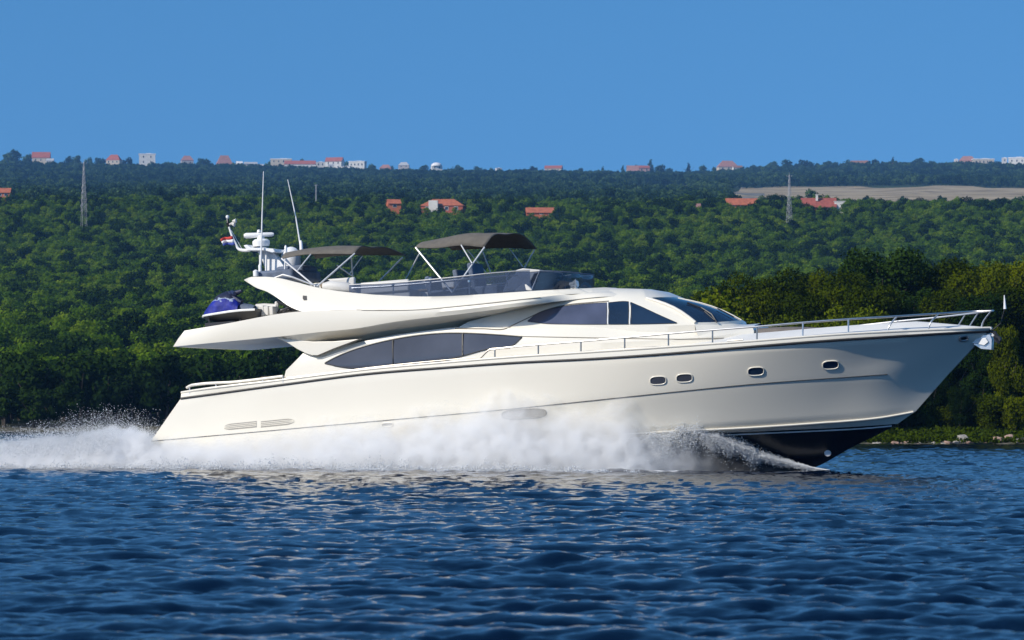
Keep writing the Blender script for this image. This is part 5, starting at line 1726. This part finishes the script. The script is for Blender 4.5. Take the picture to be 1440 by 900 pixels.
for x, yt, w in ((287.5, 444.5, .06), (291, 439, .24), (297, 430, .36), (304, 420.5, .42), (312, 413.5, .44), (319, 411, .42), (326, 411.5, .40), (331, 415, .40), (336, 421, .40), (341, 427, .40)):
    t_ = B(x, yt, VJ); bz = B(x, 443 - (x - 288) * .1, VJ).z
    row = []
    for j in range(15):
        a_ = math.pi * j / 14
        row.append((t_.x + rj.uniform(-.015, .015), -VJ - math.cos(a_) * w * 1.05 * (1 + .04 * math.sin(j * 2.1 + x)), bz + max(.02, (t_.z - bz)) * math.sin(a_) ** .8 * (1 + .05 * math.sin(j * 1.7 + x * .6))))
    cv.append(row)
C_ = np.array(cv); C_ = np.array([spline(C_[:, j], 30) for j in range(15)]).transpose(1, 0, 2)
ct = M['blue_cover'].node_tree
cb_ = next(n for n in ct.nodes if n.type == 'BSDF_PRINCIPLED')
src = cb_.inputs['Base Color'].links[0].from_socket
ctc = ct.nodes.new("ShaderNodeTexCoord"); csp = ct.nodes.new("ShaderNodeSeparateXYZ"); ct.links.new(ctc.outputs['Object'], csp.inputs[0])
cns = ct.nodes.new("ShaderNodeTexNoise"); cns.inputs['Scale'].default_value = 3.5; cns.inputs['Detail'].default_value = 4; ct.links.new(ctc.outputs['Object'], cns.inputs['Vector'])
cad = ct.nodes.new("ShaderNodeMath"); cad.operation = 'MULTIPLY_ADD'; cad.inputs[1].default_value = .55
ct.links.new(cns.outputs[0], cad.inputs[0]); ct.links.new(csp.outputs['Z'], cad.inputs[2])
# blue cloth, a torn white flash, navy cloth over the top
cm1 = ct.nodes.new("ShaderNodeMapRange"); cm1.inputs[1].default_value = .96; cm1.inputs[2].default_value = .99; ct.links.new(cad.outputs[0], cm1.inputs[0])
cm2 = ct.nodes.new("ShaderNodeMapRange"); cm2.inputs[1].default_value = 1.0; cm2.inputs[2].default_value = 1.03; ct.links.new(cad.outputs[0], cm2.inputs[0])
x1 = ct.nodes.new("ShaderNodeMix"); x1.data_type = 'RGBA'; ct.links.new(cm1.outputs[0], x1.inputs[0]); ct.links.new(src, x1.inputs[6]); x1.inputs[7].default_value = (.35, .42, .55, 1)
x2 = ct.nodes.new("ShaderNodeMix"); x2.data_type = 'RGBA'; ct.links.new(cm2.outputs[0], x2.inputs[0]); ct.links.new(x1.outputs[2], x2.inputs[6]); x2.inputs[7].default_value = (.008, .014, .045, 1)
ct.links.new(x2.outputs[2], cb_.inputs['Base Color'])
mb.grid(C_); jpart(mb, 'cover', M['blue_cover'], smooth=50)
mb = MB(); mb.tube([B(318, 412.5, VJ - .4), B(327, 411, VJ), B(330, 413, VJ + .4)], .06, 8); mb.tube([B(330, 413, VJ), B(340, 409, VJ)], [.09, .05], 8); mb.tube([B(322, 412, VJ), B(327, 420, VJ + .1), B(340, 425, VJ + .1)], [.08, .14, .1], 8); jpart(mb, 'handlebar', M['navy_cover'])
mb = MB()
se = []
for x, yt, w in ((336, 428, .26), (345, 426.5, .28), (352, 427.5, .27), (360, 430, .24)):
    t_ = B(x, yt, VJ); bz = B(x, 438, VJ).z
    se.append([(t_.x, -VJ - math.cos(math.pi * j / 8) * w, bz + (t_.z - bz) * math.sin(math.pi * j / 8) ** .6) for j in range(9)])
mb.grid(se); jpart(mb, 'seat', M['grey_cover'], smooth=50)
mb = MB()
for x in (294, 338): mb.tube([B(x, 449, VJ + .3), B(x + 1.5, 458.5, VJ + .3)], .03, 6); mb.tube([B(x, 449, VJ - .3), B(x + 1.5, 458.5, VJ - .3)], .03, 6)
mb.box(B(316, 456, VJ), (1.0, .7, .12)); jpart(mb, 'cradle', M['blackp'])


# ------------------------------------------------------------------ spray
SPX = [-140, 0, 60, 120, 180, 215, 260, 290, 340, 420, 520, 640, 700, 760, 830, 870, 890, 908, 940, 980, 1010, 1040, 1080, 1110, 1136]
SPH = [.80, .78, .86, 1.0, 1.15, 1.15, 0.9, 1.05, 1.1, 1.3, 1.65, 2.05, 2.3, 2.3, 2.15, 2.6, 2.4, 1.75, 1.35, 1.12, .85, .48, .26, .12, .03]


def u_of(px, v=3.0):
    """station along the yacht of a point on the water line of the spray, yaw frame"""
    # X = u cos - v sin(-)...: near side points: X = u cosY - v sinY ; Y = 100 - u sinY - v cosY
    k = (px - 720) / F
    # u c - v s = k (100 - u s - v c)
    c, s_ = math.cos(YAW), math.sin(YAW)
    return (k * (100 - v * c) + v * s_) / (c + k * s_)


SU = [u_of(p) for p in SPX]
spray = None
U0, U1 = SU[0], SU[-1]
VIN = lambda u: float(np.interp(u, [U0, -12.5, -10, 2, 6, 8.2], [2.0, 1.6, 2.1, 2.0, .9, .1]))
VOUT = lambda u: float(np.interp(u, [U0, -12, -4, 2, 4.5, 7, 8.6], [5.0, 4.9, 4.6, 4.3, 3.5, 2.0, .5]))
HH = lambda u: float(np.interp(u, SU, SPH))
mb = MB()
secs = []
for u in np.linspace(U0, U1 - .05, 150):
    a, b, h = VIN(u), VOUT(u), HH(u) * 1.15 + min(.12, HH(u) * .15)
    h *= 1 + .10 * vnoise(u * 1.7, 0.3, 31)
    ring = []
    for j in range(13):
        t = j / 12
        q = math.sin(math.pi * min(1, (1 - t) * 1.0) ** .8 * .5) ** .7 if t > 0 else 1
        v = a + (b - a) * t
        z = -.10 + (h + .1) * (max(0, 1 - t ** 2.2)) ** .75
        ring.append((u, -v, z))
    ring.append((u, -b - .05, -.15)); ring.append((u, -a, -.15))
    secs.append(ring)
mb.grid(secs, closed=True)
for e in (0, -1):
    mb.add(secs[e], [list(range(len(secs[e])))])
sm, t, out = newmat("spray_mist")
pv = t.nodes.new("ShaderNodeVolumePrincipled")
pv.inputs['Color'].default_value = (0.985, 0.987, 0.99, 1)
pv.inputs['Anisotropy'].default_value = 0.0
tcn = t.nodes.new("ShaderNodeTexCoord")
sp = t.nodes.new("ShaderNodeSeparateXYZ"); t.links.new(tcn.outputs['Object'], sp.inputs[0])


def mth(op, a, b=None, c=None, clamp=False):
    q = t.nodes.new("ShaderNodeMath"); q.operation = op; q.use_clamp = clamp
    for i, x in enumerate((a, b, c)):
        if x is None: continue
        if isinstance(x, (int, float)): q.inputs[i].default_value = x
        else: t.links.new(x, q.inputs[i])
    return q.outputs[0]


fc = t.nodes.new("ShaderNodeFloatCurve")
cu = fc.mapping.curves[0]
pts_ = [((u - U0) / (U1 - U0), h / 3.0) for u, h in zip(SU, SPH)]
while len(cu.points) < len(pts_): cu.points.new(0.5, 0.5)
for p_, (x_, y_) in zip(cu.points, pts_): p_.location = (x_, y_); p_.handle_type = 'VECTOR'
fc.mapping.update()
ux = mth('DIVIDE', mth('SUBTRACT', sp.outputs['X'], U0), U1 - U0)
t.links.new(ux, fc.inputs['Value'])
hgt = mth('MULTIPLY', fc.outputs[0], 3.0)
n1 = t.nodes.new("ShaderNodeTexNoise"); n1.inputs['Scale'].default_value = 0.85; n1.inputs['Detail'].default_value = 6; n1.inputs['Roughness'].default_value = .62; n1.inputs['Distortion'].default_value = .4
mp = t.nodes.new("ShaderNodeMapping"); mp.inputs['Scale'].default_value = (.8, 1, 1.0)
t.links.new(tcn.outputs['Object'], mp.inputs[0]); t.links.new(mp.outputs[0], n1.inputs['Vector'])
nh = mth('MULTIPLY_ADD', n1.outputs[0], 2.0, .05)            # height is scaled by the billows
top_ = mth('SUBTRACT', mth('MULTIPLY', hgt, nh), sp.outputs['Z'])
soft = mth('DIVIDE', top_, mth('MULTIPLY_ADD', hgt, .75, .05), clamp=True)
soft = mth('POWER', soft, 1.3)
n2 = t.nodes.new("ShaderNodeTexNoise"); n2.inputs['Scale'].default_value = 2.6; n2.inputs['Detail'].default_value = 5
t.links.new(tcn.outputs['Object'], n2.inputs['Vector'])
gr2 = mth('MULTIPLY_ADD', mth('SUBTRACT', n2.outputs[0], .36), 3.2, 0.0, clamp=True)
dens = mth('MULTIPLY', soft, mth('MULTIPLY_ADD', gr2, .8, .2))
# thicker behind the transom and at the bow crest
aft = mth('DIVIDE', mth('SUBTRACT', -9.0, sp.outputs['X']), 3.0, clamp=True)
fore = mth('DIVIDE', mth('SUBTRACT', u_of(985), sp.outputs['X']), u_of(985) - u_of(880), clamp=True)
dens = mth('MULTIPLY', dens, mth('MULTIPLY', mth('MULTIPLY_ADD', aft, 18.0, 6.5), mth('MULTIPLY_ADD', fore, .93, .07)))
t.links.new(dens, pv.inputs['Density'])
t.links.new(pv.outputs[0], out.inputs['Volume'])
sm.cycles.volume_step_rate = 0.06
sm.cycles.homogeneous_volume = False
spray = mb.build('spray', sm, None, smooth=60)
spray.location = ORG; spray.rotation_euler = (0, 0, -YAW)
tag(spray, "billowing white spray thrown up along the yacht's side", 'spray', kind='stuff')


# flying drops: many small lumps
def drops(name, C, r, label):
    C = np.asarray(C, np.float32); n = len(C)
    oc = np.array([[1, 0, 0], [-1, 0, 0], [0, 1, 0], [0, -1, 0], [0, 0, 1], [0, 0, -1]], np.float32)
    of = np.array([[0, 2, 4], [2, 1, 4], [1, 3, 4], [3, 0, 4], [2, 0, 5], [1, 2, 5], [3, 1, 5], [0, 3, 5]], np.int32)
    st = rng.uniform(.6, 1.5, (n, 1, 3)).astype(np.float32)
    V = C[:, None, :] + oc[None] * r[:, None, None].astype(np.float32) * st
    Fq = of[None] + (np.arange(n) * 6)[:, None, None]
    o = fast_mesh(name, V.reshape(-1, 3), Fq.reshape(-1, 3), M['drop'])
    o.location = ORG; o.rotation_euler = (0, 0, -YAW)
    tag(o, label, 'spray', kind='stuff')
    return o


dm, t2, out2 = newmat("water_drops")
d_ = t2.nodes.new("ShaderNodeBsdfDiffuse"); d_.inputs[0].default_value = (.86, .88, .90, 1)
tl = t2.nodes.new("ShaderNodeBsdfTranslucent"); tl.inputs[0].default_value = (.86, .88, .90, 1)
mx_ = t2.nodes.new("ShaderNodeMixShader"); mx_.inputs[0].default_value = .35
t2.links.new(d_.outputs[0], mx_.inputs[1]); t2.links.new(tl.outputs[0], mx_.inputs[2]); t2.links.new(mx_.outputs[0], out2.inputs[0])
M['drop'] = dm

P, R_d = [], []
# plume behind the stern
n = 70000
u = U0 + (rng.random(n) ** .6) * (-11.0 - U0)
base = np.interp(u, SU, SPH)
amp = np.interp(u, [U0, -16, -13.5, -12, -11.4], [.22, .30, .6, .75, .55]) * (1 + .35 * vnoise(u * 3, u * 0, 41))
z = base * rng.uniform(.35, .95, n) + amp * np.minimum(rng.exponential(.30, n), 1.1)
v = rng.uniform(1.2, 5.2, n) + rng.normal(0, .5, n)
P.append(np.stack([u, -v, z], 1)); R_d.append(rng.uniform(.003, .011, n) * np.where(rng.random(n) < .04, 1.8, 1))
# ragged foam clumps at the base of the plume
n = 14000
u = rng.uniform(U0, 3.5, n); v = np.interp(u, [U0, -12, -4, 2, 4.5], [4.7, 4.6, 4.4, 4.1, 3.4]) + rng.normal(0, .35, n)
clump = vnoise(u * 2.2, v * 2.0, 51)
z = np.abs(rng.normal(0, .10, n)) * (1 + clump) + .02
P.append(np.stack([u, -v, z], 1)); R_d.append(rng.uniform(.006, .024, n))
# fringe over the mist
n = 9000
u = rng.uniform(-11.5, 4.5, n); base = np.interp(u, SU, SPH)
z = base * rng.uniform(.5, 1.0, n) + .12 * rng.exponential(.5, n) * (vnoise(u * 2.5, u * 0, 61) > 0)
P.append(np.stack([u, -rng.uniform(2.9, 4.0, n), z], 1)); R_d.append(rng.uniform(.002, .007, n))
# flecks of foam left on the water in front of the spray
n = 26000
u = rng.uniform(-9, 8, n); v = rng.uniform(4.2, 6.6, n)
ok = (vnoise(u * .9, v * 1.6, 81) + .5 * vnoise(u * 4, v * 6, 82)) > .62
P.append(np.stack([u, -v, rng.uniform(.0, .10, n)], 1)[ok]); R_d.append(rng.uniform(.006, .02, n)[ok])
# bow wave sheet
n = 110000
u = u_of(860) + (u_of(1134) - u_of(860)) * rng.random(n) ** .62
h = np.minimum(np.interp(u, SU, SPH), np.interp(u, [u_of(860), u_of(950)], [.75, 1.25]))
thick = np.interp(u, [u_of(860), u_of(930), u_of(1000), u_of(1060), u_of(1134)], [.8, .6, .32, .12, .03])
h = h * (1 + .16 * vnoise(u * 5, u * 0, 71) * np.clip(h, 0, 1))
clot = .5 + .5 * vnoise(u * 9, rng.normal(0, .3, n), 73)
z = h - thick * np.abs(rng.normal(0, .6, n)) * (.6 + .8 * clot) + .10 * rng.exponential(1, n) * np.clip(h - .12, 0, .8) * (rng.random(n) < .35)
vin = np.interp(u, [2, 4.5, 6, 7.5, 8.6], [2.6, 2.1, 1.55, .85, .30])
v = vin + np.abs(rng.normal(0, .32, n)) * np.clip(h, .1, 1) + .1
ok = z > -.05
P.append(np.stack([u, -v, z], 1)[ok]); R_d.append(rng.uniform(.004, .014, n)[ok])
drops('spray_drops', np.concatenate(P), np.concatenate(R_d), "flying white water drops above the wake and bow wave")

# ------------------------------------------------------------------ haze
hm, t3, o3 = newmat("haze")
hv = t3.nodes.new("ShaderNodeVolumePrincipled")
hv.inputs['Color'].default_value = (0.22, 0.50, 0.95, 1)
hv.inputs['Density'].default_value = 0.000075
t3.links.new(hv.outputs[0], o3.inputs['Volume'])
mb = MB(); mb.box((0, 5400, 174), (36000, 12000, 360))
hz = mb.build('haze', hm, None, smooth=0)
tag(hz, "pale blue haze over the distant hills", 'haze', kind='stuff')
